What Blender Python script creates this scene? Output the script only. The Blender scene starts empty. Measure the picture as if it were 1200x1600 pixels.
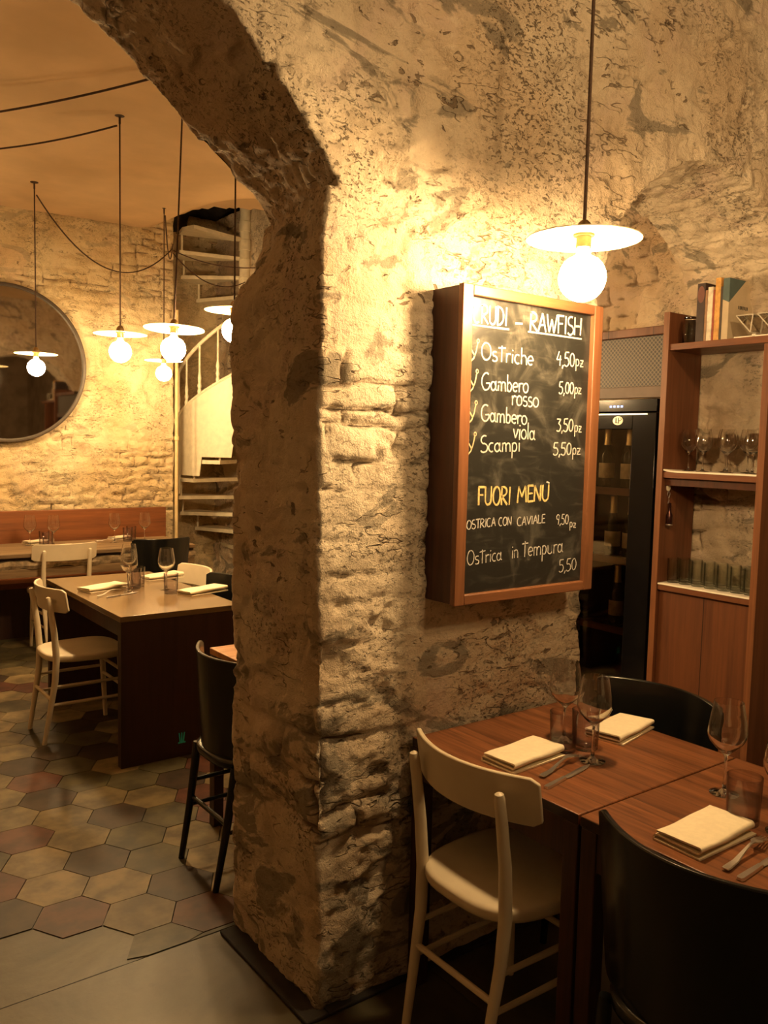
import bpy, bmesh, math, random
import numpy as np
from mathutils import Vector, Matrix, Euler

random.seed(7)
scn = bpy.context.scene
COL = scn.collection
PI = math.pi

# ------------------------------------------------------------------ camera, world, lights, exposure
YAW, PITCH, ROLL, FPX = math.radians(36.820), math.radians(4.7205), math.radians(1.3358), 1320.83
CAM_Z = 1.61
fw = Vector((math.sin(YAW) * math.cos(PITCH), math.cos(YAW) * math.cos(PITCH), -math.sin(PITCH)))
r0 = Vector((math.cos(YAW), -math.sin(YAW), 0))
u0 = r0.cross(fw)
rt = math.cos(ROLL) * r0 + math.sin(ROLL) * u0
up = -math.sin(ROLL) * r0 + math.cos(ROLL) * u0
cam_data = bpy.data.cameras.new('camera')
cam = bpy.data.objects.new('camera', cam_data)
COL.objects.link(cam)
cam.matrix_world = Matrix(((rt.x, up.x, -fw.x, 0), (rt.y, up.y, -fw.y, 0), (rt.z, up.z, -fw.z, CAM_Z), (0, 0, 0, 1)))
cam_data.sensor_fit = 'VERTICAL'
cam_data.sensor_height = 36.0
cam_data.lens = 36.0 * FPX / 1600.0
cam_data.clip_start = 0.05
scn.camera = cam

w = bpy.data.worlds.new('world')
scn.world = w
w.use_nodes = True
w.node_tree.nodes['Background'].inputs[0].default_value = (1.0, 0.72, 0.4, 1)
w.node_tree.nodes['Background'].inputs[1].default_value = 0.004

scn.view_settings.view_transform = 'Standard'
scn.view_settings.look = 'None'
scn.view_settings.gamma = 1
scn.view_settings.exposure = 0.0
scn.view_settings.use_curve_mapping = False
cy = scn.cycles
cy.use_denoising = True
cy.max_bounces = 20
cy.diffuse_bounces = 5
cy.glossy_bounces = 4
cy.transmission_bounces = 20
cy.transparent_max_bounces = 24
cy.caustics_reflective = False
cy.caustics_refractive = False
cy.sample_clamp_indirect = 4.0

LAMP_COLOUR = (1.0, 0.65, 0.30)
BULB_STRENGTH = 440.0
FAR_BULB_STRENGTH = 400.0


def room_lamp(name, loc, watts, radius=0.06, colour=LAMP_COLOUR):
    """the pendant lamps of the same rooms that hang outside the frame"""
    ld = bpy.data.lights.new(name, 'POINT')
    ld.energy = watts
    ld.color = colour
    ld.shadow_soft_size = radius
    o = bpy.data.objects.new(name, ld)
    o.location = loc
    COL.objects.link(o)


room_lamp('lamp_second_table', (1.775, 0.45, 2.08), 18)
room_lamp('lamp_near_room', (-0.9, -1.2, 2.10), 4, 0.06, (1.0, 0.74, 0.45))
room_lamp('lamp_dining_room', (-0.55, 4.6, 2.15), 5)
room_lamp('lamp_dining_corner', (-0.3, 6.6, 2.15), 7)

# added spot without a fixture, brightens the upper part of the arched wall
ld = bpy.data.lights.new('added_wall_spot', 'SPOT')
ld.energy = 190
ld.color = (1.0, 0.65, 0.31)
ld.spot_size = math.radians(92)
ld.spot_blend = 0.9
ld.shadow_soft_size = 0.12
o = bpy.data.objects.new('added_wall_spot', ld)
o.location = (1.55, -0.7, 3.30)
o.rotation_euler = (Vector((2.35, 1.9, 2.95)) - o.location).to_track_quat('-Z', 'Y').to_euler()
COL.objects.link(o)

# ------------------------------------------------------------------ helpers: mesh collector
class MB:
    def __init__(self):
        self.v = []
        self.f = []
        self.m = []

    def add(self, verts, faces, mi=0):
        b = len(self.v)
        self.v += [tuple(p) for p in verts]
        self.f += [tuple(b + i for i in q) for q in faces]
        self.m += [mi] * len(faces)

    def box(self, x0, x1, y0, y1, z0, z1, mi=0):
        self.add([(x0, y0, z0), (x1, y0, z0), (x1, y1, z0), (x0, y1, z0), (x0, y0, z1), (x1, y0, z1), (x1, y1, z1), (x0, y1, z1)],
                 [(0, 3, 2, 1), (4, 5, 6, 7), (0, 1, 5, 4), (1, 2, 6, 5), (2, 3, 7, 6), (3, 0, 4, 7)], mi)

    def lathe(self, prof, n=24, c=(0, 0, 0), mi=0, closed=False):
        """prof: list of (r, z); r=0 makes a pole"""
        rings = []
        vs = []
        for r, z in prof:
            if r < 1e-6:
                rings.append([len(vs)])
                vs.append((c[0], c[1], c[2] + z))
            else:
                rings.append(list(range(len(vs), len(vs) + n)))
                vs += [(c[0] + r * math.cos(2 * PI * k / n), c[1] + r * math.sin(2 * PI * k / n), c[2] + z) for k in range(n)]
        fs = []
        seq = list(zip(rings, rings[1:]))
        if closed:
            seq.append((rings[-1], rings[0]))
        for a, b in seq:
            for k in range(n):
                k2 = (k + 1) % n
                if len(a) == 1 and len(b) == 1:
                    continue
                if len(a) == 1:
                    fs.append((a[0], b[k2], b[k]))
                elif len(b) == 1:
                    fs.append((a[k], a[k2], b[0]))
                else:
                    fs.append((a[k], a[k2], b[k2], b[k]))
        self.add(vs, fs, mi)

    def tube(self, pts, rad, n=10, mi=0, caps=True):
        pts = [Vector(p) for p in pts]
        if not isinstance(rad, (list, tuple)):
            rad = [rad] * len(pts)
        t0 = (pts[1] - pts[0]).normalized()
        ref = Vector((0, 0, 1)) if abs(t0.z) < 0.9 else Vector((1, 0, 0))
        a = t0.cross(ref).normalized()
        vs = []
        for i, p in enumerate(pts):
            t = (pts[min(i + 1, len(pts) - 1)] - pts[max(i - 1, 0)]).normalized()
            a = (a - t * a.dot(t)).normalized()
            b = t.cross(a)
            vs += [tuple(p + (a * math.cos(2 * PI * k / n) + b * math.sin(2 * PI * k / n)) * rad[i]) for k in range(n)]
        fs = []
        for i in range(len(pts) - 1):
            for k in range(n):
                k2 = (k + 1) % n
                fs.append((i * n + k, i * n + k2, (i + 1) * n + k2, (i + 1) * n + k))
        if caps:
            fs.append(tuple(range(n - 1, -1, -1)))
            fs.append(tuple(range((len(pts) - 1) * n, len(pts) * n)))
        self.add(vs, fs, mi)

    def rings(self, rings, mi=0, cap0=True, cap1=True):
        n = len(rings[0])
        vs = [p for r in rings for p in r]
        fs = []
        for i in range(len(rings) - 1):
            for k in range(n):
                k2 = (k + 1) % n
                fs.append((i * n + k, i * n + k2, (i + 1) * n + k2, (i + 1) * n + k))
        if cap0:
            fs.append(tuple(range(n - 1, -1, -1)))
        if cap1:
            fs.append(tuple(range((len(rings) - 1) * n, len(rings) * n)))
        self.add(vs, fs, mi)

    def build(self, name, mats, parent=None, smooth=True, bevel=0.0, seg=2, auto=35):
        me = bpy.data.meshes.new(name)
        me.from_pydata(self.v, [], self.f)
        if not isinstance(mats, (list, tuple)):
            mats = [mats]
        for m in mats:
            me.materials.append(m)
        me.polygons.foreach_set('material_index', self.m)
        bm = bmesh.new()
        bm.from_mesh(me)
        bmesh.ops.recalc_face_normals(bm, faces=bm.faces)
        bm.to_mesh(me)
        bm.free()
        if smooth:
            me.polygons.foreach_set('use_smooth', [True] * len(me.polygons))
            me.set_sharp_from_angle(angle=math.radians(auto))
        me.update()
        o = bpy.data.objects.new(name, me)
        COL.objects.link(o)
        if parent is not None:
            o.parent = parent
        if bevel:
            b = o.modifiers.new('bevel', 'BEVEL')
            b.width = bevel
            b.segments = seg
            b.limit_method = 'ANGLE'
            b.angle_limit = math.radians(40)
        return o


def tag(o, label, cat, group=None):
    o['label'] = label
    o['category'] = cat
    if group:
        o['group'] = group
    return o


def thing(name, label, cat, loc=(0, 0, 0), rz=0.0, group=None):
    o = bpy.data.objects.new(name, None)
    o.empty_display_size = 0.1
    COL.objects.link(o)
    o.location = loc
    o.rotation_euler = (0, 0, rz)
    return tag(o, label, cat, group)


def structure(o):
    o['kind'] = 'structure'
    return o


def dup(root, loc, rz=0.0, label=None, group=None):
    r = root.copy()
    COL.objects.link(r)
    r.location = loc
    r.rotation_euler = (0, 0, rz)
    if label:
        r['label'] = label
    if group:
        r['group'] = group
    for ch in list(root.children):
        c = ch.copy()
        COL.objects.link(c)
        c.parent = r
        for g in list(ch.children):
            d = g.copy()
            COL.objects.link(d)
            d.parent = c
    return r


# ------------------------------------------------------------------ helpers: materials
class NT:
    def __init__(self, name):
        self.mat = bpy.data.materials.new(name)
        self.mat.use_nodes = True
        self.t = self.mat.node_tree
        self.t.nodes.clear()
        self.out = self.t.nodes.new('ShaderNodeOutputMaterial')

    def node(self, typ, props=None, **ins):
        n = self.t.nodes.new(typ)
        for k, v in (props or {}).items():
            setattr(n, k, v)
        for k, v in ins.items():
            key = k.replace('_', ' ')
            s = None
            for q in n.inputs:
                if q.name == key and q.enabled:
                    s = q
                    break
            if s is None:
                s = n.inputs[int(k[1:])]
            self.put(s, v)
        return n

    def put(self, s, v):
        if isinstance(v, bpy.types.NodeSocket):
            self.t.links.new(v, s)
        elif isinstance(v, bpy.types.Node):
            self.t.links.new(v.outputs[0], s)
        else:
            if s.type == 'RGBA' and len(v) == 3:
                v = (*v, 1)
            s.default_value = v

    def coords(self):
        return self.node('ShaderNodeTexCoord').outputs['Object']

    def mapping(self, vec, scale=(1, 1, 1), loc=(0, 0, 0), rot=(0, 0, 0)):
        return self.node('ShaderNodeMapping', Vector=vec, Scale=scale, Location=loc, Rotation=rot).outputs[0]

    def noise(self, vec, scale, detail=6, rough=0.55, dist=0.0):
        return self.node('ShaderNodeTexNoise', Vector=vec, Scale=scale, Detail=detail, Roughness=rough, Distortion=dist).outputs[0]

    def ramp(self, fac, stops):
        n = self.node('ShaderNodeValToRGB', Fac=fac)
        e = n.color_ramp.elements
        while len(e) < len(stops):
            e.new(0.5)
        for i, (p, c) in enumerate(stops):
            e[i].position = p
            e[i].color = (*c, 1) if len(c) == 3 else c
        return n.outputs[0]

    def fac(self, x, a, b):
        return self.node('ShaderNodeMapRange', {'interpolation_type': 'SMOOTHSTEP'}, Value=x, From_Min=a, From_Max=b).outputs[0]

    def mix(self, fac, a, b, mode='MIX'):
        n = self.t.nodes.new('ShaderNodeMix')
        n.data_type = 'RGBA'
        n.blend_type = mode
        self.put(n.inputs[0], fac)
        self.put(n.inputs[6], a)
        self.put(n.inputs[7], b)
        return n.outputs[2]

    def math(self, op, a, b=0.0):
        n = self.t.nodes.new('ShaderNodeMath')
        n.operation = op
        self.put(n.inputs[0], a)
        self.put(n.inputs[1], b)
        return n.outputs[0]

    def bump(self, h, strength=0.3, dist=0.01):
        return self.node('ShaderNodeBump', Height=h, Strength=strength, Distance=dist).outputs[0]

    def done(self, shader):
        self.t.links.new(shader.outputs[0] if isinstance(shader, bpy.types.Node) else shader, self.out.inputs[0])
        return self.mat

    def principled(self, **k):
        return self.node('ShaderNodeBsdfPrincipled', **k)


def plain(name, col, rough=0.5, metal=0.0, spec=0.5, var=0.12, scale=14.0, bump=0.0, coat=0.0):
    n = NT(name)
    co = n.coords()
    nz = n.noise(co, scale, 5)
    c2 = tuple(c * (1 - var) for c in col)
    c1 = tuple(min(1, c * (1 + var)) for c in col)
    colr = n.mix(n.fac(nz, 0.3, 0.7), c2, c1)
    p = n.principled(Base_Color=colr, Roughness=rough, Metallic=metal)
    p.inputs['Specular IOR Level'].default_value = spec
    p.inputs['Coat Weight'].default_value = coat
    p.inputs['Coat Roughness'].default_value = 0.15
    if bump:
        n.put(p.inputs['Normal'], n.bump(nz, bump, 0.004))
    return n.done(p)


def wood(name, dark, light, axis='y', ring=22.0, rough=0.42, plank=0.0, coat=0.0, plank_axis=None, spec=0.4):
    n = NT(name)
    co = n.coords()
    st = {'x': (0.06, 1, 1), 'y': (1, 0.06, 1), 'z': (1, 1, 0.06)}[axis]
    v = n.mapping(co, st)
    off = None
    if plank:
        sep = n.node('ShaderNodeSeparateXYZ', Vector=co)
        pa = {'x': 0, 'y': 1, 'z': 2}[plank_axis]
        idx = n.math('FLOOR', n.math('DIVIDE', sep.outputs[pa], plank))
        wn = n.node('ShaderNodeTexWhiteNoise', {'noise_dimensions': '1D'}, W=idx)
        off = wn.outputs[0]
        comb = n.node('ShaderNodeCombineXYZ', X=n.math('MULTIPLY', off, 7.0), Y=n.math('MULTIPLY', off, 3.0), Z=n.math('MULTIPLY', off, 5.0))
        v = n.node('ShaderNodeVectorMath', {'operation': 'ADD'}, i0=v, i1=comb.outputs[0]).outputs[0]
    g1 = n.noise(v, ring, 8, 0.65, 0.6)
    g2 = n.noise(v, ring * 5, 4, 0.6, 0.2)
    g = n.math('ADD', n.math('MULTIPLY', g1, 0.75), n.math('MULTIPLY', g2, 0.25))
    col = n.ramp(g, [(0.34, dark), (0.48, tuple((a + b) / 2 for a, b in zip(dark, light))), (0.64, light)])
    if plank:
        col = n.mix(n.fac(off, 0.0, 1.0), col, tuple(c * 0.45 for c in dark)) if False else n.mix(n.math('MULTIPLY', off, 0.35), col, dark)
        fr = n.math('FRACT', n.math('DIVIDE', sep.outputs[pa], plank))
        line = n.math('LESS_THAN', n.math('MINIMUM', fr, n.math('SUBTRACT', 1.0, fr)), 0.008)
        col = n.mix(line, col, tuple(c * 0.3 for c in dark))
    p = n.principled(Base_Color=col, Roughness=n.node('ShaderNodeMapRange', Value=g, From_Min=0.3, From_Max=0.7, To_Min=rough + 0.08, To_Max=rough - 0.06).outputs[0])
    p.inputs['Specular IOR Level'].default_value = spec
    p.inputs['Coat Weight'].default_value = coat
    n.put(p.inputs['Normal'], n.bump(g, 0.12, 0.004))
    return n.done(p)


def emission(name, col, strength):
    n = NT(name)
    return n.done(n.node('ShaderNodeEmission', Color=col, Strength=strength))


def glass(name, col=(1, 1, 1), edge=(0.5, 0.5, 0.5), power=3.0):
    """thin walled glass: clear face on, tinted and mirror-like where the wall is seen edge on"""
    n = NT(name)
    face = n.node('ShaderNodeLayerWeight', Blend=0.5).outputs['Facing']
    refl = n.math('ADD', n.math('MULTIPLY', n.math('POWER', face, 5.0), 0.75), 0.035)
    tint = n.mix(n.math('POWER', face, power), col, edge)
    return n.done(n.node('ShaderNodeMixShader', i0=refl, i1=n.node('ShaderNodeBsdfTransparent', Color=tint).outputs[0], i2=n.node('ShaderNodeBsdfGlossy', Color=(1, 1, 1), Roughness=0.02).outputs[0]))


def pane(name, tint, refl=0.06):
    """a thin flat pane: clear with a faint mirror reflection"""
    n = NT(name)
    fr = n.node('ShaderNodeFresnel', IOR=1.45)
    return n.done(n.node('ShaderNodeMixShader', i0=fr.outputs[0], i1=n.node('ShaderNodeBsdfTransparent', Color=tint).outputs[0], i2=n.node('ShaderNodeBsdfGlossy', Color=(1, 1, 1), Roughness=0.03).outputs[0]))


def masonry_mat(name, base, ochre, pink, grey_low=1.0, pits=1.0, stain=(0.16, 0.12, 0.08)):
    n = NT(name)
    co = n.coords()
    big = n.noise(co, 1.7, 5, 0.55)
    mid = n.noise(co, 6.5, 7, 0.62, 0.4)
    fine = n.noise(co, 34, 8, 0.7)
    vfine = n.noise(co, 120, 5, 0.7)
    col = n.mix(n.fac(big, 0.38, 0.62), base, ochre)
    col = n.mix(n.math('MULTIPLY', n.fac(n.noise(co, 3.1, 6, 0.6, 0.8), 0.52, 0.68), 0.6), col, pink)
    col = n.mix(n.math('MULTIPLY', n.fac(mid, 0.50, 0.70), 0.5), col, tuple(c * 0.62 for c in ochre))
    col = n.mix(n.math('MULTIPLY', n.fac(n.noise(co, 4.3, 8, 0.7, 1.1), 0.56, 0.64), 0.45), col, tuple(min(1, c * 1.12) for c in base))
    # grey stones that show through, mostly low on the wall
    sep = n.node('ShaderNodeSeparateXYZ', Vector=co)
    low = n.node('ShaderNodeMapRange', Value=sep.outputs[2], From_Min=0.2, From_Max=1.6, To_Min=0.08, To_Max=0.0).outputs[0]
    gm = n.fac(n.math('ADD', n.noise(n.mapping(co, (1, 1, 1.9)), 2.6, 6, 0.6, 1.4), low), 0.575, 0.63)
    col = n.mix(n.math('MULTIPLY', gm, 0.75 * grey_low), col, (0.23, 0.20, 0.15))
    # joints between the stones: dusty brown mortar
    cav = n.node('ShaderNodeAttribute', {'attribute_name': 'cav'}).outputs['Fac']
    col = n.mix(n.math('MULTIPLY', n.fac(n.math('ADD', cav, n.math('MULTIPLY', n.math('SUBTRACT', fine, 0.5), 0.7)), 0.35, 0.95), 0.85), col, (0.20, 0.125, 0.07))
    # pits and flaked holes in patches
    patch = n.fac(n.noise(co, 2.3, 4, 0.6, 0.5), 0.42, 0.64)
    pit = n.fac(n.noise(n.mapping(co, (1, 1, 1.6)), 64, 4, 0.6, 0.6), 0.55, 0.63)
    pitf = n.math('MULTIPLY', n.math('MULTIPLY', pit, n.math('ADD', n.math('MULTIPLY', patch, 0.95), 0.05)), 0.85 * pits)
    col = n.mix(pitf, col, stain)
    hole = n.fac(n.noise(n.mapping(co, (1, 1, 1.8)), 15, 4, 0.55, 0.5), 0.645, 0.68)
    arch = n.node('ShaderNodeMapRange', Value=sep.outputs[0], From_Min=3.0, From_Max=3.4, To_Min=1.0, To_Max=0.25).outputs[0]
    hole = n.math('MULTIPLY', n.math('MULTIPLY', hole, arch), n.math('ADD', n.math('MULTIPLY', n.fac(n.noise(co, 1.9, 4, 0.6, 0.3), 0.42, 0.60), 0.8), 0.2))
    pitf = n.math('MULTIPLY', pitf, arch)
    col = n.mix(n.math('MULTIPLY', hole, 0.8 * pits), col, (0.15, 0.10, 0.06))
    # thin broken cracks, mostly along the courses
    ck = n.math('ABSOLUTE', n.math('SUBTRACT', n.noise(n.mapping(co, (1, 1, 3.2)), 4.2, 3, 0.5, 0.2), 0.5))
    crack = n.math('MULTIPLY', n.math('SUBTRACT', 1.0, n.fac(ck, 0.003, 0.011)), n.math('MULTIPLY', n.fac(n.noise(co, 5.0, 4, 0.6), 0.53, 0.60), arch))
    col = n.mix(n.math('MULTIPLY', crack, 0.6), col, (0.10, 0.065, 0.04))
    # flaky skin: small plates a shade lighter or darker
    vor = n.node('ShaderNodeTexVoronoi', Vector=n.mapping(n.node('ShaderNodeVectorMath', {'operation': 'ADD'}, i0=co, i1=n.node('ShaderNodeVectorMath', {'operation': 'SCALE'}, i0=n.node('ShaderNodeTexNoise', Vector=co, Scale=14.0, Detail=4.0).outputs['Color'], Scale=0.07).outputs[0]).outputs[0], (1, 1, 1.5)), Scale=17.0)
    vsep = n.node('ShaderNodeSeparateColor', Color=vor.outputs['Color'])
    plate = n.math('MULTIPLY', n.math('SUBTRACT', vsep.outputs[0], 0.5), patch)
    col = n.mix(n.math('MULTIPLY', n.math('MAXIMUM', plate, 0.0), 0.7), col, tuple(c * 0.55 for c in ochre))
    h = n.math('ADD', n.math('MULTIPLY', mid, 0.8), n.math('MULTIPLY', fine, 0.75))
    h = n.math('ADD', h, n.math('MULTIPLY', vfine, 0.30))
    h = n.math('ADD', h, n.math('MULTIPLY', plate, 0.35))
    h = n.math('SUBTRACT', h, n.math('MULTIPLY', pitf, 0.55))
    h = n.math('SUBTRACT', h, n.math('MULTIPLY', hole, 0.7))
    h = n.math('SUBTRACT', h, n.math('MULTIPLY', crack, 0.7))
    p = n.principled(Base_Color=col, Roughness=0.92, Normal=n.bump(h, 0.9, 0.024))
    p.inputs['Specular IOR Level'].default_value = 0.15
    return n.done(p)


M = {}
M['stone'] = masonry_mat('masonry_cream', (0.80, 0.68, 0.505), (0.68, 0.53, 0.36), (0.71, 0.55, 0.44))
M['stone_far'] = masonry_mat('masonry_yellow', (0.74, 0.61, 0.38), (0.64, 0.48, 0.26), (0.66, 0.48, 0.30), 0.5, 0.8)
M['plaster'] = plain('ceiling_plaster', (0.74, 0.55, 0.34), 0.95, var=0.10, scale=1.6, bump=0.1, spec=0.1)
M['wall_plain'] = plain('rough_plaster', (0.42, 0.32, 0.22), 0.95, var=0.25, scale=5, bump=0.3, spec=0.1)
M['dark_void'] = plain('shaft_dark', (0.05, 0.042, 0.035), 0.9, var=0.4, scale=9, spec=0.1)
M['table_top'] = wood('table_wood', (0.070, 0.022, 0.008), (0.30, 0.112, 0.042), 'y', 26, 0.36, 0.094, 0.15, 'x')
M['table_dark'] = wood('dark_stained_wood', (0.020, 0.008, 0.005), (0.060, 0.020, 0.010), 'z', 30, 0.42)
M['cabinet_wood'] = wood('cabinet_wood', (0.075, 0.025, 0.010), (0.185, 0.066, 0.026), 'z', 12, 0.45, 0.26, 0.05, 'y')
M['cabinet_edge'] = wood('cabinet_edge_wood', (0.13, 0.050, 0.020), (0.27, 0.105, 0.043), 'z', 20, 0.4)
M['shelf_wood'] = wood('shelf_wood', (0.10, 0.036, 0.015), (0.21, 0.077, 0.032), 'y', 24, 0.4)
M['board_side'] = wood('board_casing_wood', (0.030, 0.010, 0.005), (0.085, 0.028, 0.013), 'z', 14, 0.38)
M['board_frame'] = wood('board_frame_wood', (0.11, 0.044, 0.018), (0.23, 0.095, 0.042), 'z', 26, 0.4)
M['board_rail'] = wood('board_rail_wood', (0.11, 0.044, 0.018), (0.23, 0.095, 0.042), 'x', 26, 0.4)
M['bench_wood'] = wood('bench_wood', (0.10, 0.030, 0.010), (0.23, 0.080, 0.026), 'x', 16, 0.4)
M['rustic'] = wood('rustic_wood', (0.08, 0.045, 0.02), (0.25, 0.165, 0.085), 'x', 20, 0.5)
M['rustic_edge'] = plain('rough_bark_edge', (0.30, 0.22, 0.13), 0.8, var=0.45, scale=22, bump=0.8)
M['brown_top'] = plain('brown_laminate', (0.155, 0.098, 0.046), 0.22, var=0.06, scale=6, spec=0.5)
M['brown_panel'] = wood('dark_table_panel', (0.022, 0.008, 0.004), (0.040, 0.014, 0.007), 'z', 18, 0.5)
M['orange_wood'] = wood('orange_wood', (0.36, 0.15, 0.05), (0.55, 0.27, 0.10), 'x', 22, 0.4)
M['white_paint'] = plain('cream_chair_paint', (0.63, 0.535, 0.375), 0.42, var=0.05, scale=9, spec=0.4)
M['black_paint'] = plain('black_lacquer', (0.006, 0.0065, 0.006), 0.22, var=0.2, scale=7, spec=0.5)
M['napkin'] = plain('napkin_cloth', (0.80, 0.70, 0.50), 0.9, var=0.04, scale=60, bump=0.15, spec=0.1)
M['steel'] = plain('polished_steel', (0.78, 0.76, 0.72), 0.30, 1.0, var=0.06, scale=30)
M['brass'] = plain('aged_brass', (0.46, 0.33, 0.16), 0.3, 1.0, var=0.15, scale=40)
M['cord'] = plain('brown_fabric_cord', (0.055, 0.028, 0.014), 0.8, var=0.3, scale=160, bump=0.4)
M['enamel'] = plain('cream_enamel', (0.85, 0.76, 0.50), 0.4, var=0.03, scale=8)
M['bulb'] = emission('bulb_glow', LAMP_COLOUR, BULB_STRENGTH)
M['bulb_far'] = emission('bulb_glow_far', LAMP_COLOUR, FAR_BULB_STRENGTH)
n = NT('clear_glass')
M['glass'] = n.done(n.node('ShaderNodeBsdfGlass', Color=(0.99, 0.99, 0.985), Roughness=0.0, IOR=1.48))
M['tumbler'] = glass('smoky_glass', (0.93, 0.91, 0.92), (0.10, 0.085, 0.10), 2.2)
M['green_glass'] = glass('green_tint_glass', (0.95, 0.96, 0.94), (0.20, 0.22, 0.19), 2.4)
M['pane'] = pane('fridge_pane', (0.80, 0.78, 0.72))
M['black_plastic'] = plain('black_plastic', (0.005, 0.005, 0.006), 0.14, var=0.2, spec=0.4)
M['fridge_in'] = plain('fridge_liner', (0.05, 0.045, 0.04), 0.5)
M['white_metal'] = plain('white_iron_paint', (0.74, 0.66, 0.48), 0.5, var=0.07, scale=20)
M['pipe'] = plain('painted_pipe', (0.62, 0.47, 0.24), 0.6)
M['paper'] = plain('white_paper', (0.82, 0.76, 0.64), 0.85, var=0.04)
M['pages'] = plain('book_pages', (0.72, 0.64, 0.48), 0.9, var=0.1, scale=80)
M['mirror_frame'] = plain('mirror_frame_metal', (0.05, 0.036, 0.024), 0.5, 0.0)
M['chalk'] = plain('white_chalk', (0.52, 0.50, 0.46), 0.95, var=0.2, scale=150, spec=0.05)
M['chalk_yellow'] = plain('yellow_chalk', (0.60, 0.47, 0.20), 0.95, var=0.2, scale=150, spec=0.05)
M['chalk_orange'] = plain('ochre_chalk', (0.56, 0.44, 0.27), 0.95, var=0.2, scale=150, spec=0.05)
M['led'] = emission('blue_display', (0.45, 0.55, 1.0), 2.5)
M['teal'] = plain('teal_colour', (0.04, 0.62, 0.66), 0.6, var=0.1)
M['badge'] = plain('silver_badge', (0.72, 0.66, 0.54), 0.35, 0.3)
M['gold_foil'] = plain('gold_foil', (0.80, 0.60, 0.32), 0.4, 0.7)
M['bottle_glass'] = plain('dark_bottle_glass', (0.02, 0.022, 0.012), 0.12, spec=0.6)
M['bottle_label'] = plain('bottle_label', (0.60, 0.48, 0.32), 0.8, var=0.3)

# blackboard with wiped chalk clouds
n = NT('blackboard')
co = n.coords()
cl = n.fac(n.noise(n.mapping(co, (1.0, 1.0, 0.8)), 6.5, 7, 0.6, 1.8), 0.47, 0.78)
sw = n.fac(n.noise(n.mapping(co, (0.6, 1, 2.5), rot=(0, 0.3, 0)), 9, 6, 0.6, 2.0), 0.50, 0.85)
dust = n.math('ADD', n.math('MULTIPLY', cl, 0.15), n.math('MULTIPLY', sw, 0.08))
p = n.principled(Base_Color=n.mix(dust, (0.018, 0.018, 0.016), (0.62, 0.58, 0.48)), Roughness=n.node('ShaderNodeMapRange', Value=dust, To_Min=0.30, To_Max=0.7).outputs[0])
p.inputs['Specular IOR Level'].default_value = 0.45
M['slate'] = n.done(p)

# mirror
n = NT('aged_mirror')
M['mirror'] = n.done(n.principled(Base_Color=(0.34, 0.32, 0.29), Metallic=1.0, Roughness=0.03))

# perforated grille
n = NT('perforated_metal')
co = n.coords()
sp = n.node('ShaderNodeSeparateXYZ', Vector=co)
flat = n.node('ShaderNodeCombineXYZ', X=sp.outputs[1], Y=sp.outputs[2])
vor = n.node('ShaderNodeTexVoronoi', {'voronoi_dimensions': '2D'}, Vector=n.mapping(flat.outputs[0], rot=(0, 0, PI / 4)), Scale=66, Randomness=0.0)
hole = n.math('LESS_THAN', vor.outputs['Distance'], 0.40)
M['grille'] = n.done(n.principled(Base_Color=n.mix(hole, (0.15, 0.115, 0.08), (0.008, 0.007, 0.006)), Roughness=0.5))

TILE = []
for nm, c in [('beige', (0.110, 0.082, 0.038)), ('grey', (0.058, 0.047, 0.024)), ('rust', (0.072, 0.026, 0.014)), ('brown', (0.032, 0.020, 0.011)), ('olive', (0.058, 0.048, 0.022)), ('sand', (0.150, 0.112, 0.054))]:
    m = plain('tile_' + nm, c, 0.5, var=0.45, scale=9, bump=0.15, spec=0.3)
    TILE.append(m)
n = NT('worn_cement')
co = n.coords()
c = n.mix(n.fac(n.noise(co, 2.2, 7, 0.6, 0.6), 0.35, 0.65), (0.042, 0.034, 0.016), (0.098, 0.076, 0.037))
c = n.mix(n.math('MULTIPLY', n.fac(n.noise(co, 22, 6, 0.7), 0.55, 0.75), 0.5), c, (0.045, 0.035, 0.023))
M['cement'] = n.done(n.principled(Base_Color=c, Roughness=0.5, Normal=n.bump(n.noise(co, 30, 6), 0.2, 0.004)))
M['grout'] = plain('floor_grout', (0.016, 0.012, 0.008), 0.9, var=0.3, scale=20)
M['foot_shadow'] = plain('painted_foot_shadow', (0.014, 0.010, 0.007), 0.8, var=0.4, scale=16, bump=0.3)  # near-black colour for the painted shadow line at the pillar foot


# ------------------------------------------------------------------ numpy noise for the masonry relief
def _hash(ix, iy, iz, seed):
    h = (ix.astype(np.int64) * 374761393 + iy.astype(np.int64) * 668265263 + iz.astype(np.int64) * 2147483647 + seed * 1274126177) & 0xFFFFFFFF
    h = ((h ^ (h >> 13)) * 1274126177) & 0xFFFFFFFF
    h = ((h ^ (h >> 16)) * 2246822519) & 0xFFFFFFFF
    return ((h ^ (h >> 15)) & 0xFFFFFF) / float(0xFFFFFF)


def vnoise(x, y, z, seed=0):
    fx, fy, fz = np.floor(x), np.floor(y), np.floor(z)
    tx, ty, tz = x - fx, y - fy, z - fz
    tx, ty, tz = [t * t * (3 - 2 * t) for t in (tx, ty, tz)]
    r = 0
    for dx in (0, 1):
        for dy in (0, 1):
            for dz in (0, 1):
                wgt = (tx if dx else 1 - tx) * (ty if dy else 1 - ty) * (tz if dz else 1 - tz)
                r = r + wgt * _hash(fx + dx, fy + dy, fz + dz, seed)
    return r


def fbm(x, y, z, octv=4, seed=0):
    a, s, t = 0.5, 0, 0
    for i in range(octv):
        s = s + a * vnoise(x, y, z, seed + i)
        t += a
        x, y, z = x * 2.03, y * 2.03, z * 2.03
        a *= 0.52
    return s / t


def sstep(a, b, x):
    t = np.clip((x - a) / (b - a), 0, 1)
    return t * t * (3 - 2 * t)


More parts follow.
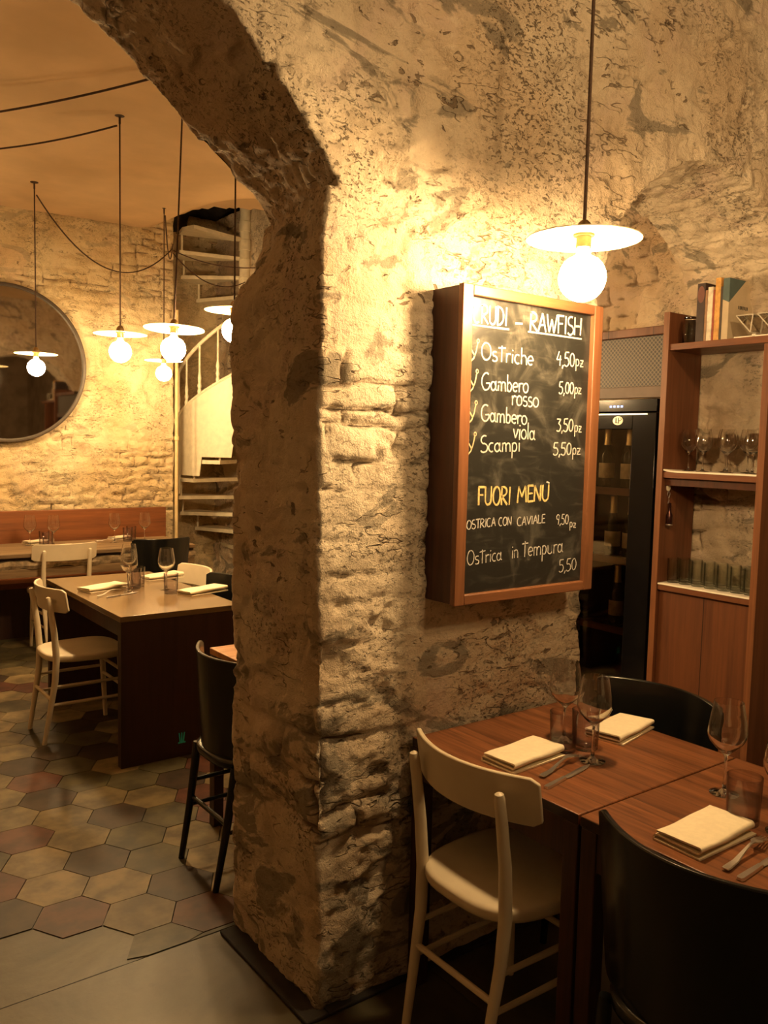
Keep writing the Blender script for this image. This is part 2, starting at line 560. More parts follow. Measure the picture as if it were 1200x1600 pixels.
def masonry(u, v, seed, row=0.082, length=0.22):
    """coursed rubble: returns (relief in m, joint 0..1)"""
    z = np.zeros_like(u)
    wv = v + 0.09 * (fbm(u * 1.3, v * 1.3, z + seed, 3, 11) - 0.5) + 0.05 * (vnoise(u * 5, v * 5, z, seed + 3) - 0.5) + 0.02 * (vnoise(u * 17, v * 17, z, seed + 4) - 0.5)
    wu = u + 0.07 * (vnoise(u * 4, v * 4, z, seed + 5) - 0.5) + 0.03 * (vnoise(u * 15, v * 15, z, seed + 6) - 0.5)
    vi = wv / row
    # merge some rows into taller courses by jittering the row boundary
    i = np.floor(vi)
    fv = vi - i
    jit0 = (_hash(i, z, z, seed) - 0.5) * 0.5
    jit1 = (_hash(i + 1, z, z, seed) - 0.5) * 0.5
    lo, hi = jit0, 1 + jit1
    below = fv < lo
    above = fv > hi
    i = i - below + above
    jit0 = (_hash(i, z, z, seed) - 0.5) * 0.5
    jit1 = (_hash(i + 1, z, z, seed) - 0.5) * 0.5
    dv = np.minimum(np.abs(vi - (i + jit0)), np.abs(vi - (i + 1 + jit1))) * row
    ln = length * (0.6 + 0.9 * _hash(i, z + 3, z, seed))
    uu = wu / ln + _hash(i, z + 7, z, seed) * 10
    j = np.floor(uu)
    k0 = (_hash(i, j, z, seed + 1) - 0.5) * 0.5
    fu = uu - j
    j2 = np.where(fu < k0, j - 1, j)
    k0 = (_hash(i, j2, z, seed + 1) - 0.5) * 0.5
    k1 = (_hash(i, j2 + 1, z, seed + 1) - 0.5) * 0.5
    over = uu > j2 + 1 + k1
    j2 = np.where(over, j2 + 1, j2)
    k0 = (_hash(i, j2, z, seed + 1) - 0.5) * 0.5
    k1 = (_hash(i, j2 + 1, z, seed + 1) - 0.5) * 0.5
    du = np.minimum(np.abs(uu - (j2 + k0)), np.abs(uu - (j2 + 1 + k1))) * ln
    d = np.minimum(dv, du)
    prof = sstep(0.0, 0.013, d)
    dome = sstep(0.0, 0.045, d)
    stone = _hash(i, j2, z, seed + 2) - 0.5
    return prof, dome, stone


def relief(co, no, seed, amp=1.0, arcs=(), smooth_above=None, keep=0.25, row=0.082, length=0.22, brick=None):
    x, y, z = co[:, 0], co[:, 1], co[:, 2]
    wx, wy = np.abs(no[:, 0]) ** 4, np.abs(no[:, 1]) ** 4
    wz = np.abs(no[:, 2]) ** 4
    tot = wx + wy + wz + 1e-6
    u_side = y
    v_side = z.copy()
    for cx, cz, r, zs in arcs:
        th = np.arctan2(x - cx, z - cz)
        near = (np.abs(np.hypot(x - cx, z - cz) - r) < 0.12) & (z > zs)
        s_arc = zs + r * (np.arcsin(min(1, max(-1, 1.0))) - np.abs(th))
        v_side = np.where(near, s_arc, v_side)
    p1, d1, s1 = masonry(x, z, seed, row, length)
    p2, d2, s2 = masonry(u_side + 0.37, v_side, seed + 9, row, length)
    # squared bricks above, larger rubble below
    q1, e1, t1 = masonry(x, z, seed + 50, row * 1.9, length * 1.5)
    q2, e2, t2 = masonry(u_side + 0.37, v_side, seed + 59, row * 1.9, length * 1.5)
    lowm = 1 - sstep(0.85, 1.05, z + 0.25 * (vnoise(x * 3, y * 3, z * 3, seed + 51) - 0.5))
    p1, d1, s1 = p1 + (q1 - p1) * lowm, d1 + (e1 - d1) * lowm, s1 + (t1 - s1) * lowm
    p2, d2, s2 = p2 + (q2 - p2) * lowm, d2 + (e2 - d2) * lowm, s2 + (t2 - s2) * lowm
    wS = (wx + wz) / tot
    wY = wy / tot
    prof, dome, stone = p1 * wY + p2 * wS, d1 * wY + d2 * wS, s1 * wY + s2 * wS
    plaster = sstep(0.40, 0.60, fbm(x * 1.5, y * 1.5, z * 1.5, 3, seed + 40))
    expo = 1.0 - (1 - keep) * plaster
    flat = 0.0
    if brick is not None:
        expo = np.maximum(expo, 0.85 * brick(x, y, z) * wY)
        flat = brick(x, y, z) * wY
    if smooth_above is not None:
        expo = expo * (1.0 - 0.75 * sstep(smooth_above[0], smooth_above[1], z - 0.25 * (x - 1.2) * 0))
    gate = sstep(0.36, 0.56, fbm(x * 4.1, y * 4.1, z * 4.1, 3, seed + 70))
    joint = (1 - prof) * (0.25 + 0.75 * gate)
    h = (-0.020 * joint + 0.008 * dome * (1 - 0.85 * flat) + 0.016 * stone * (1 - 0.45 * flat)) * expo
    h = h + 0.022 * (fbm(x * 3, y * 3, z * 3, 4, seed + 20) - 0.5) * 1.2
    rough = fbm(x * 16, y * 16, z * 16, 3, seed + 30) - 0.5
    h = h + 0.012 * rough
    flake = sstep(0.60, 0.66, fbm(x * 7, y * 7, z * 9, 3, seed + 60))
    h = h - 0.012 * flake
    rid = 1.0 - np.abs(2.0 * fbm(x * 8, y * 8, z * 12, 4, seed + 80) - 1.0)
    h = h + 0.020 * (rid - 0.75) * (0.35 + 0.65 * sstep(0.35, 0.6, fbm(x * 2.2, y * 2.2, z * 2.2, 3, seed + 90)))
    h = h + 0.006 * (vnoise(x * 55, y * 55, z * 55, seed + 95) - 0.5)
    return amp * h, joint * expo


def set_relief(me, seed, amp=1.0, arcs=(), smooth_above=None, keep=0.25, mask=None, row=0.082, length=0.22, brick=None):
    nv = len(me.vertices)
    co = np.empty(nv * 3, np.float32)
    me.vertices.foreach_get('co', co)
    no = np.empty(nv * 3, np.float32)
    me.vertex_normals.foreach_get('vector', no)
    co = co.reshape(-1, 3).astype(np.float64)
    no = no.reshape(-1, 3).astype(np.float64)
    h, cav = relief(co, no, seed, amp, arcs, smooth_above, keep, row, length, brick)
    if mask is not None:
        h = h * mask(co)
    co = co + no * h[:, None]
    me.vertices.foreach_set('co', co.astype(np.float32).ravel())
    at = me.attributes.new('cav', 'FLOAT', 'POINT')
    at.data.foreach_set('value', cav.astype(np.float32))
    me.polygons.foreach_set('use_smooth', [True] * len(me.polygons))
    me.update()


# ------------------------------------------------------------------ the setting
WY0, WY1 = 1.90, 2.42                       # faces of the arched wall
AX, AZ, AR = -0.085, 1.38, 1.61             # big arch
BX, BZ, BR = 2.985, 2.00, 0.685             # small arch


def arched_wall():
    pts = [(-2.0, 0.0), (-1.40, 0.0), (-1.40, 2.30)]
    a0 = math.asin((-1.40 - AX) / AR)
    a1 = math.asin((1.262 - AX) / AR)
    for k in range(0, 41):
        a = a0 + (a1 - a0) * k / 40
        pts.append((AX + AR * math.sin(a), AZ + AR * math.cos(a)))
    pts += [(1.222, 2.27), (1.205, 2.15), (1.21, 1.2), (1.235, 0.0), (2.292, 0.0), (2.285, 1.0), (2.30, 1.6)]
    for k in range(0, 33):
        a = -PI / 2 + PI * k / 32
        pts.append((BX + BR * math.sin(a), BZ + BR * math.cos(a)))
    pts += [(3.67, 0.0), (4.3, 0.0), (4.3, 3.75), (-2.0, 3.75)]
    bm = bmesh.new()
    vs = [bm.verts.new((x, WY0, z)) for x, z in pts]
    f = bm.faces.new(vs)
    ret = bmesh.ops.extrude_face_region(bm, geom=[f])
    for e in ret['geom']:
        if isinstance(e, bmesh.types.BMVert):
            e.co.y = WY1
    bmesh.ops.recalc_face_normals(bm, faces=bm.faces)
    bmesh.ops.triangulate(bm, faces=bm.faces)
    me0 = bpy.data.meshes.new('wall_front_base')
    bm.to_mesh(me0)
    bm.free()
    o = bpy.data.objects.new('wall_front', me0)
    COL.objects.link(o)
    rm = o.modifiers.new('remesh', 'REMESH')
    rm.mode = 'VOXEL'
    rm.voxel_size = 0.0085
    dg = bpy.context.evaluated_depsgraph_get()
    me = bpy.data.meshes.new_from_object(o.evaluated_get(dg))
    o.modifiers.clear()
    o.data = me
    me.materials.clear()
    me.materials.append(M['stone'])
    # the back edge of the jamb is broken away below the springing of the big arch
    nv = len(me.vertices)
    cc = np.empty(nv * 3, np.float32)
    me.vertices.foreach_get('co', cc)
    cc = cc.reshape(-1, 3)
    wgt = sstep(2.00, 2.20, cc[:, 2]) * (1 - sstep(2.34, 2.48, cc[:, 2])) * np.clip((cc[:, 1] - WY0) / 0.5, 0, 1) * (1 - sstep(1.4, 1.7, cc[:, 0])) * (cc[:, 0] > 0.9)
    cc[:, 0] += 0.085 * wgt
    me.vertices.foreach_set('co', cc.ravel())
    me.update()
    set_relief(me, 3, 1.0, arcs=((AX, AZ, AR, 2.27), (BX, BZ, BR, 2.0)), smooth_above=(2.15, 2.55),
               brick=lambda x, y, z: sstep(1.34, 1.46, z) * (1 - sstep(1.80, 1.95, z)) * (1 - sstep(1.52, 1.75, x)))
    structure(o)
    return o


arched_wall()


def grid_wall(name, p0, eu, ev, nu, nv, nrm, mat, seed, amp=1.0, keep=0.25, skip=None, row=0.082, length=0.22, zf=None):
    p0, eu, ev = Vector(p0), Vector(eu), Vector(ev)
    us, vs_ = np.meshgrid(np.linspace(0, 1, nu + 1), np.linspace(0, 1, nv + 1))
    P = np.array(p0)[None] + us.ravel()[:, None] * np.array(eu)[None] + vs_.ravel()[:, None] * np.array(ev)[None]
    N = np.tile(np.array(nrm, float), (len(P), 1))
    if amp > 0:
        h, cav = relief(P, N, seed, amp, (), None, keep, row, length)
        P = P + N * h[:, None]
    else:
        cav = np.zeros(len(P))
    if zf is not None:
        P[:, 2] = zf(P)
    faces = []
    wv = nu + 1
    for b in range(nv):
        for a in range(nu):
            q = (b * wv + a, b * wv + a + 1, (b + 1) * wv + a + 1, (b + 1) * wv + a)
            if skip is not None:
                c = P[list(q)].mean(0)
                if skip(c):
                    continue
            faces.append(q)
    me = bpy.data.meshes.new(name)
    me.from_pydata([tuple(p) for p in P], [], faces)
    me.materials.append(mat)
    at = me.attributes.new('cav', 'FLOAT', 'POINT')
    at.data.foreach_set('value', cav.astype(np.float32))
    me.polygons.foreach_set('use_smooth', [True] * len(faces))
    o = bpy.data.objects.new(name, me)
    COL.objects.link(o)
    return structure(o)


FY = 7.35        # far wall
AYF = 8.45       # back of the stair alcove
AXC = 3.08       # corner of the alcove
grid_wall('wall_far', (-2.2, FY, 0), (AXC + 2.2, 0, 0), (0, 0, 3.9), 340, 250, (0, -1, 0), M['stone_far'], 21, 1.15, 0.2, row=0.074)
grid_wall('wall_alcove', (AXC - 0.1, AYF, 0), (2.0, 0, 0), (0, 0, 3.9), 90, 170, (0, -1, 0), M['stone_far'], 33, 1.3, 0.4)
grid_wall('wall_alcove_side', (AXC, FY, 0), (0, AYF - FY, 0), (0, 0, 3.9), 40, 120, (1, 0, 0), M['stone_far'], 35, 0.8, 0.4)
grid_wall('wall_right', (4.02, WY1 - 0.05, 0), (0, AYF - WY1 + 0.1, 0), (0, 0, 3.9), 250, 160, (-1, 0, 0), M['stone'], 41, 1.3, 0.3)
grid_wall('wall_left', (-2.1, -2.7, 0), (0, FY + 2.7, 0), (0, 0, 3.9), 20, 8, (1, 0, 0), M['wall_plain'], 1, 0)
grid_wall('wall_right_near', (4.3, -2.7, 0), (0, WY0 + 2.7, 0), (0, 0, 3.9), 8, 8, (-1, 0, 0), M['wall_plain'], 1, 0)
grid_wall('wall_back', (-2.1, -2.7, 0), (6.4, 0, 0), (0, 0, 3.9), 8, 8, (0, 1, 0), M['wall_plain'], 1, 0)
grid_wall('ceiling_near', (-2.1, -2.7, 3.72), (6.4, 0, 0), (0, WY1 + 2.7, 0), 8, 8, (0, 0, -1), M['wall_plain'], 1, 0)

SX, SY = 3.97, 7.70                         # spiral stair axis


def far_ceiling_z(P):
    x, y = P[:, 0], P[:, 1]
    lift = sstep(2.75, 3.35, x) * sstep(5.6, 6.9, y)
    return 3.415 + 0.26 * lift + 0.03 * (fbm(x * 1.2, y * 1.2, x * 0, 3, 77) - 0.5)


grid_wall('ceiling', (-2.2, WY1 - 0.1, 3.4), (6.6, 0, 0), (0, AYF - WY1 + 0.4, 0), 110, 105, (0, 0, -1), M['plaster'], 1, 0,
          skip=lambda c: math.hypot(c[0] - SX, c[1] - SY) < 0.76, zf=far_ceiling_z)
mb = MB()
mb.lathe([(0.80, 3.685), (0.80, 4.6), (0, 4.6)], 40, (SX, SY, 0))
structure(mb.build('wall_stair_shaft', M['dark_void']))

# floor: grout base, cement slabs of the near room and the threshold, hexagonal tiles of the far room
mb = MB()
mb.add([(-2.2, -2.8, -0.012), (4.5, -2.8, -0.012), (4.5, 8.7, -0.012), (-2.2, 8.7, -0.012)], [(0, 1, 2, 3)], 0)
slabs = []
y0 = 2.425
for (xa, xb, ya, yb) in [(-2.2, 0.30, 1.18, 2.423), (0.304, 1.62, 1.18, 2.423), (1.624, 4.5, 1.18, 2.423)]:
    slabs.append((xa, xb, ya, yb))
for k, xa in enumerate(np.arange(-2.2, 4.5, 1.3)):
    for yb in (1.176, -0.124, -1.424):
        slabs.append((xa + 0.3, xa + 1.596, yb - 1.296, yb))
for xa, xb, ya, yb in slabs:
    mb.box(xa, xb, ya, yb, -0.012, 0.0, 1)
# cement repair beside the threshold
mb.add([(-2.2, 2.428, -0.001), (1.02, 2.428, -0.001), (1.02, 2.60, -0.001), (0.90, 2.78, -0.001), (0.76, 2.95, -0.001), (0.50, 3.08, -0.001), (0.1, 3.13, -0.001), (-2.2, 3.1, -0.001)], [(0, 1, 2, 3, 4, 5, 6, 7)], 1)
HR = 0.128
KNOWN = [(0.814, 3.423, 2), (0.987, 3.833, 3), (1.01, 3.14, 3), (0.804, 3.231, 5), (0.819, 3.005, 5), (1.022, 2.898, 5), (0.847, 2.781, 2), (1.216, 2.793, 3), (1.009, 2.713, 0), (1.089, 2.541, 3), (0.996, 3.373, 0), (1.219, 3.481, 3), (1.263, 3.234, 4), (1.179, 3.019, 4), (0.691, 3.092, 2), (1.547, 3.478, 2), (0.986, 3.591, 0), (0.815, 3.591, 0), (1.172, 3.82, 4)]
rnd = random.Random(5)
col_i = 0
for i in range(-16, 20):
    for j in range(-4, 30):
        cx = 0.815 + i * HR * 1.5
        cyy = 3.0 + j * HR * math.sqrt(3) + (HR * math.sqrt(3) / 2 if i % 2 else 0)
        if cyy < 2.33 or cyy > 8.6 or cx < -2.3 or cx > 4.2:
            continue
        if cx < 0.62 and cyy < 2.98:
            continue
        if cx < 0.86 and cyy < 2.72:
            continue
        mi = 2 + rnd.choices(range(6), (6, 4, 2, 4, 4, 3))[0]
        for kx, ky, kc in KNOWN:
            if math.hypot(kx - cx, ky - cyy) < 0.11:
                mi = 2 + kc
        rr = HR - 0.002
        poly = [(cx + rr * math.cos(a), cyy + rr * math.sin(a)) for a in [k * PI / 3 for k in range(6)]]
        poly = [(px, max(py, 2.428)) for px, py in poly]
        zt = rnd.uniform(0.0005, 0.0025)
        vs = [(px, py, -0.01) for px, py in poly] + [(px, py, zt) for px, py in poly]
        mb.add(vs, [tuple(range(6, 12))] + [(k, (k + 1) % 6, 6 + (k + 1) % 6, 6 + k) for k in range(6)], mi)
structure(mb.build('floor', [M['grout'], M['cement']] + TILE, smooth=False))

# flat dark strip that paints the shadow line round the pillar foot
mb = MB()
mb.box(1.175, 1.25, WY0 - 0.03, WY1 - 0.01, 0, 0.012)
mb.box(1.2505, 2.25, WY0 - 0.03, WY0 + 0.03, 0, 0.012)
structure(mb.build('foot_shadow_1', M['foot_shadow'], bevel=0.004))

# ------------------------------------------------------------------ pendant lamps
def make_pendant(label, loc, cord_len, bulb_mat):
    t = thing('pendant_lamp', label, 'lamp', loc, 0, 'disc pendant lamps')
    m = MB()
    rr = 0.15
    m.lathe([(0.0, 0.012), (0.03, 0.012), (rr, -0.002), (rr, -0.005), (0.03, 0.009), (0, 0.009)], 56)
    m.build('lamp_shade', M['enamel'], t, auto=60)
    m = MB()
    m.lathe([(0, 0.045), (0.008, 0.045), (0.016, 0.038), (0.021, 0.024), (0.022, 0.0115), (0, 0.0115)], 20)
    m.build('cap', M['brass'], t)
    m = MB()
    m.lathe([(0, 0.0095), (0.028, 0.0085), (0.028, 0.003), (0.020, 0.002), (0.020, -0.026), (0.016, -0.03), (0, -0.03)], 20)
    m.build('socket', M['brass'], t)
    m = MB()
    R = 0.0625
    prof = [(0.0, -0.029), (0.014, -0.030), (0.016, -0.038), (0.022, -0.047)]
    for k in range(0, 13):
        a = math.radians(142 - 142 * k / 12)
        prof.append((R * math.sin(a) if k < 12 else 0.0, -0.100 - R * math.cos(a - PI)* -1 * -1 if False else -0.100 - (-R * math.cos(PI - a)) * -1 * -1)) if False else None
    for k in range(0, 12):
        a = math.radians(40 + 140 * k / 11)
        prof.append((max(0.0, R * math.sin(a)) if k < 11 else 0.0, -0.104 + R * math.cos(a)))
    m.lathe(prof, 20)
    m.build('bulb', bulb_mat, t)
    m = MB()
    m.tube([(0, 0, 0.044), (0, 0, cord_len * 0.5), (0, 0, cord_len)], 0.0046, 8)
    m.build('cord', M['cord'], t)
    m = MB()
    m.lathe([(0, cord_len), (0.028, cord_len), (0.028, cord_len - 0.006), (0.006, cord_len - 0.012), (0.006, cord_len - 0.05), (0, cord_len - 0.05)], 16)
    m.build('ceiling_hook', M['cord'], t)
    return t


NEAR = (1.778, 1.523, 2.160)
make_pendant('pendant disc lamp with glowing globe hanging over the chalk menu board', NEAR, 1.56, M['bulb'])
A = (1.727, 4.888, 2.200)
B = (1.725, 4.105, 2.157)
C_ = (2.670, 6.558, 2.223)
D = (1.993, 3.974, 2.264)
E_ = (1.690, 6.550, 2.199)
make_pendant('disc pendant lamp on a brown cord between the round mirror and the tilted lamp', A, 3.42 - A[2], M['bulb_far'])
t = make_pendant('tilted disc pendant lamp hanging over the long brown table, lower than its cord neighbour', B, 3.42 - B[2], M['bulb_far'])
t.rotation_euler = (math.radians(-2), math.radians(3), 0)
t['label'] = 'slightly tilted disc pendant lamp hiding the smaller lamp beyond it'
make_pendant('small farthest disc pendant lamp near the vertical wall pipe', C_, 3.42 - C_[2], M['bulb_far'])
make_pendant('disc pendant lamp half hidden by the stone pillar, before the spiral stair', D, 3.42 - D[2], M['bulb_far'])
make_pendant('disc pendant lamp hanging in front of the round mirror', E_, 3.42 - E_[2], M['bulb_far'])


def sag_cable(name, label, p, q, sag, r=0.0052, nseg=24):
    p, q = Vector(p), Vector(q)
    m = MB()
    pts = []
    for k in range(nseg + 1):
        s = k / nseg
        v = p.lerp(q, s)
        v.z -= 4 * sag * s * (1 - s)
        pts.append(v)
    m.tube(pts, r, 6)
    return tag(m.build(name, M['cord']), label, 'cable', 'swagged lamp cables')


sag_cable('lamp_cable', 'brown cable sagging in a deep curve above the round mirror', (1.704, 6.55, 3.33), (3.03, 7.25, 3.27), 0.36)
sag_cable('lamp_cable', 'upper of two brown cables stretched across the tan ceiling', (1.725, 4.105, 3.40), (0.55, 5.9, 3.36), 0.05, 0.0058)
sag_cable('lamp_cable', 'lower brown cable on the ceiling, starting from a lamp hook', (1.713, 4.895, 3.36), (0.75, 6.3, 3.37), 0.06)
sag_cable('lamp_cable', 'brown cable drooping past the upper stair treads toward the pillar', (3.035, 7.24, 3.25), (3.55, 6.2, 3.05), 0.08)
sag_cable('lamp_cable', 'thin brown cable looping under the stair treads to the newel pole', (3.04, 7.26, 3.23), (3.9, 7.55, 3.13), 0.14)

sag_cable('lamp_cable', 'short brown cable looping from the farthest lamp hook to the wall corner', (2.684, 6.57, 3.36), (3.02, 7.22, 3.30), 0.22)

# ------------------------------------------------------------------ chalk menu board
board = thing('menu_board', 'deep wooden boxed blackboard with handwritten seafood menu on the stone wall', 'chalkboard', (1.874, WY0, 1.15))
bx, by, bz = 1.874, WY0, 1.15


def bo(m, *a, **k):
    return m.build(*a, **k)


class MBo(MB):
    """collector whose points are given in world coordinates and stored relative to an origin"""
    def __init__(self, org):
        super().__init__()
        self.o = org

    def add(self, verts, faces, mi=0):
        super().add([(p[0] - self.o[0], p[1] - self.o[1], p[2] - self.o[2]) for p in verts], faces, mi)


BO = (bx, by, bz)
x0, x1, z0, z1 = 1.577, 2.172, 1.150, 2.052
m = MBo(BO)
m.box(x0 + 0.003, x0 + 0.022, 1.786, 1.905, z0 + 0.003, z1 - 0.003)
m.box(x1 - 0.022, x1 - 0.003, 1.786, 1.905, z0 + 0.003, z1 - 0.003)
m.box(x0 + 0.022, x1 - 0.022, 1.792, 1.905, z0 + 0.003, z0 + 0.022)
m.box(x0 + 0.022, x1 - 0.022, 1.792, 1.905, z1 - 0.022, z1 - 0.003)
m.build('casing', M['board_side'], board, bevel=0.002)
m = MBo(BO)
m.box(x0, x0 + 0.040, 1.767, 1.787, z0, z1)
m.build('frame_stile', M['board_frame'], board, bevel=0.003)
m = MBo(BO)
m.box(x1 - 0.040, x1, 1.767, 1.787, z0, z1)
m.build('frame_stile', M['board_frame'], board, bevel=0.003)
m = MBo(BO)
m.box(x0 + 0.040, x1 - 0.040, 1.768, 1.788, z0, z0 + 0.030)
m.build('frame_sill', M['board_rail'], board, bevel=0.003)
m = MBo(BO)
m.box(x0 + 0.040, x1 - 0.040, 1.768, 1.788, z1 - 0.030, z1)
m.build('frame_head', M['board_rail'], board, bevel=0.003)
m = MBo(BO)
m.box(x0 + 0.02, x1 - 0.02, 1.785, 1.792, z0 + 0.02, z1 - 0.02)
m.build('blackboard', M['slate'], board)


def arc(cx, cy_, rx, ry, a0, a1, k=9):
    return [(cx + rx * math.cos(math.radians(a0 + (a1 - a0) * i / k)), cy_ + ry * math.sin(math.radians(a0 + (a1 - a0) * i / k))) for i in range(k + 1)]


GL = {   # handwritten single-stroke letters: (advance, strokes), cap height 1
    'C': (0.60, [arc(.30, .5, .28, .5, 55, 305)]),
    'R': (0.62, [[(.05, 0), (.07, 1)], [(.02, .96)] + arc(.22, .75, .26, .25, 90, -90) + [(.08, .5), (.55, 0)]]),
    'U': (0.62, [[(.05, 1), (.05, .35)] + arc(.28, .3, .23, .3, 180, 360) + [(.52, 1)]]),
    'D': (0.62, [[(.06, 0), (.06, 1)], [(.0, 1)] + arc(.10, .5, .42, .5, 90, -90) + [(.0, 0)]]),
    'I': (0.24, [[(.1, 0), (.11, 1)]]),
    '-': (0.60, [[(.0, .5), (.55, .52)]]),
    'A': (0.62, [[(.02, 0), (.30, 1), (.56, 0)], [(.12, .36), (.48, .38)]]),
    'W': (0.80, [[(.0, 1), (.18, 0), (.38, .75), (.55, 0), (.76, 1.02)]]),
    'F': (0.52, [[(.07, 0), (.06, 1)], [(.0, 1), (.48, 1.0)], [(.06, .55), (.40, .56)]]),
    'S': (0.52, [arc(.26, .75, .22, .25, 60, 250, 8) + arc(.24, .25, .24, .27, 85, -140, 9)]),
    'H': (0.62, [[(.06, 0), (.06, 1)], [(.52, 0), (.53, 1)], [(.06, .5), (.52, .52)]]),
    'O': (0.66, [arc(.31, .5, .28, .5, 95, 460, 18)]),
    'G': (0.66, [arc(.34, .5, .30, .5, 60, 330, 12) + [(.60, .42), (.34, .40)]]),
    'M': (0.78, [[(.03, 0), (.10, 1), (.36, .35), (.62, 1.02), (.70, 0)]]),
    'E': (0.52, [[(.46, .98), (.06, 1), (.06, 0), (.48, .02)], [(.06, .52), (.38, .54)]]),
    'N': (0.64, [[(.05, 0), (.06, 1), (.50, 0), (.53, 1)]]),
    'T': (0.56, [[(.27, 0), (.27, 1)], [(.0, .98), (.54, 1)]]),
    'V': (0.58, [[(.02, 1), (.27, 0), (.54, 1)]]),
    'L': (0.48, [[(.06, 1), (.06, 0), (.44, .02)]]),
    'o': (0.46, [arc(.21, .28, .19, .28, 95, 460, 14)]),
    's': (0.38, [arc(.18, .42, .14, .14, 50, 240, 6) + arc(.17, .14, .16, .15, 80, -140, 7)]),
    't': (0.46, [[(.22, .95), (.22, 0)], [(.0, .80), (.46, .84)]]),
    'r': (0.36, [[(.06, .55), (.08, 0)], [(.08, .30)] + arc(.24, .34, .15, .20, 160, 50, 5)]),
    'i': (0.20, [[(.09, .55), (.09, 0)], [(.08, .74), (.11, .80)]]),
    'c': (0.40, [arc(.22, .28, .19, .28, 60, 300, 9)]),
    'h': (0.46, [[(.06, 1), (.06, 0)], [(.06, .32)] + arc(.22, .34, .16, .22, 160, 0, 6) + [(.40, 0)]]),
    'e': (0.42, [[(.05, .28), (.38, .32)] + arc(.21, .29, .18, .27, 10, 310, 10)]),
    'a': (0.50, [arc(.19, .27, .16, .26, 50, 410, 12), [(.37, .58), (.37, .10), (.47, 0)]]),
    'm': (0.66, [[(.05, .55), (.06, 0)], [(.06, .33)] + arc(.17, .36, .11, .18, 160, 0, 5) + [(.29, 0)], [(.29, .33)] + arc(.43, .36, .13, .18, 160, 0, 5) + [(.58, 0)]]),
    'b': (0.44, [[(.06, 1), (.06, 0)], arc(.20, .27, .16, .27, 150, -150, 9)]),
    'p': (0.44, [[(.06, .55), (.06, -.42)], arc(.20, .28, .16, .27, 150, -150, 9)]),
    'z': (0.40, [[(.03, .5), (.34, .5), (.03, .0), (.36, .02)], [(.08, .26), (.30, .27)]]),
    'v': (0.42, [[(.02, .55), (.19, 0), (.38, .56)]]),
    'l': (0.20, [[(.08, 1), (.09, 0)]]),
    'n': (0.46, [[(.05, .55), (.06, 0)], [(.06, .33)] + arc(.21, .35, .16, .2, 160, 0, 5) + [(.38, 0)]]),
    'u': (0.46, [[(.05, .55), (.05, .2)] + arc(.21, .18, .16, .18, 180, 360, 6) + [(.37, .55), (.38, 0)]]),
    '0': (0.50, [arc(.24, .5, .20, .46, 95, 460, 14)]),
    '3': (0.48, [[(.05, .95), (.40, .95), (.20, .58)] + arc(.20, .29, .22, .29, 80, -130, 8)]),
    '4': (0.52, [[(.24, 1), (.03, .42), (.46, .46)], [(.36, .72), (.32, 0)]]),
    '5': (0.50, [[(.42, 1), (.10, .98), (.06, .58)] + arc(.20, .30, .23, .30, 110, -140, 9)]),
    '9': (0.46, [arc(.22, .72, .18, .25, 20, 380, 10) + [(.36, .5), (.28, 0)]]),
    ',': (0.20, [[(.12, .08), (.04, -.16)]]),
    ' ': (0.35, []),
}
YF = 1.7848


def ribbon(m, pts, wd, y=YF, th=0.0006):
    pts = [Vector((p[0], p[1])) for p in pts]
    for i in range(1, len(pts) - 1):          # start a new stroke at every sharp turn
        a, b = pts[i] - pts[i - 1], pts[i + 1] - pts[i]
        if a.length > 1e-6 and b.length > 1e-6 and a.angle(b) > 1.0:
            ribbon(m, pts[:i + 1], wd, y, th)
            ribbon(m, pts[i:], wd, y, th)
            return
    nrm = []
    for i in range(len(pts)):
        d = pts[min(i + 1, len(pts) - 1)] - pts[max(i - 1, 0)]
        if d.length < 1e-9:
            d = Vector((1, 0))
        d.normalize()
        nrm.append(Vector((-d.y, d.x)))
    rings = []
    for i, (p, q) in enumerate(zip(pts, nrm)):
        wv = wd * (0.85 + 0.3 * random.random())
        a, b = p + q * wv / 2, p - q * wv / 2
        rings.append([(a.x, y, a.y), (b.x, y, b.y), (b.x, y - th, b.y), (a.x, y - th, a.y)])
    m.rings(rings)


def chalk(text, sx, sz, ex, ez, hgt, wd=0.0042, mat='chalk', twice=False):
    adv = sum(GL[c][0] for c in text)
    k = (ex - sx) / adv
    m = MBo(BO)
    x = 0.0
    for c in text:
        a, st = GL[c]
        for s in st:
            for rep in range(2 if twice else 1):
                jx, jz = (random.uniform(-.002, .002) if rep else 0), (random.uniform(-.002, .002) if rep else 0)
                pts = []
                for (u, v) in s:
                    xx = sx + (x + u) * k
                    zz = sz + (ez - sz) * (xx - sx) / max(1e-6, ex - sx) + v * hgt
                    pts.append((xx + random.uniform(-.0006, .0006) + jx, zz + random.uniform(-.0006, .0006) + jz))
                ribbon(m, pts, wd, YF - 0.0003 * rep)
        x += a
    m.build('chalk_lettering', M[mat], board, smooth=False)


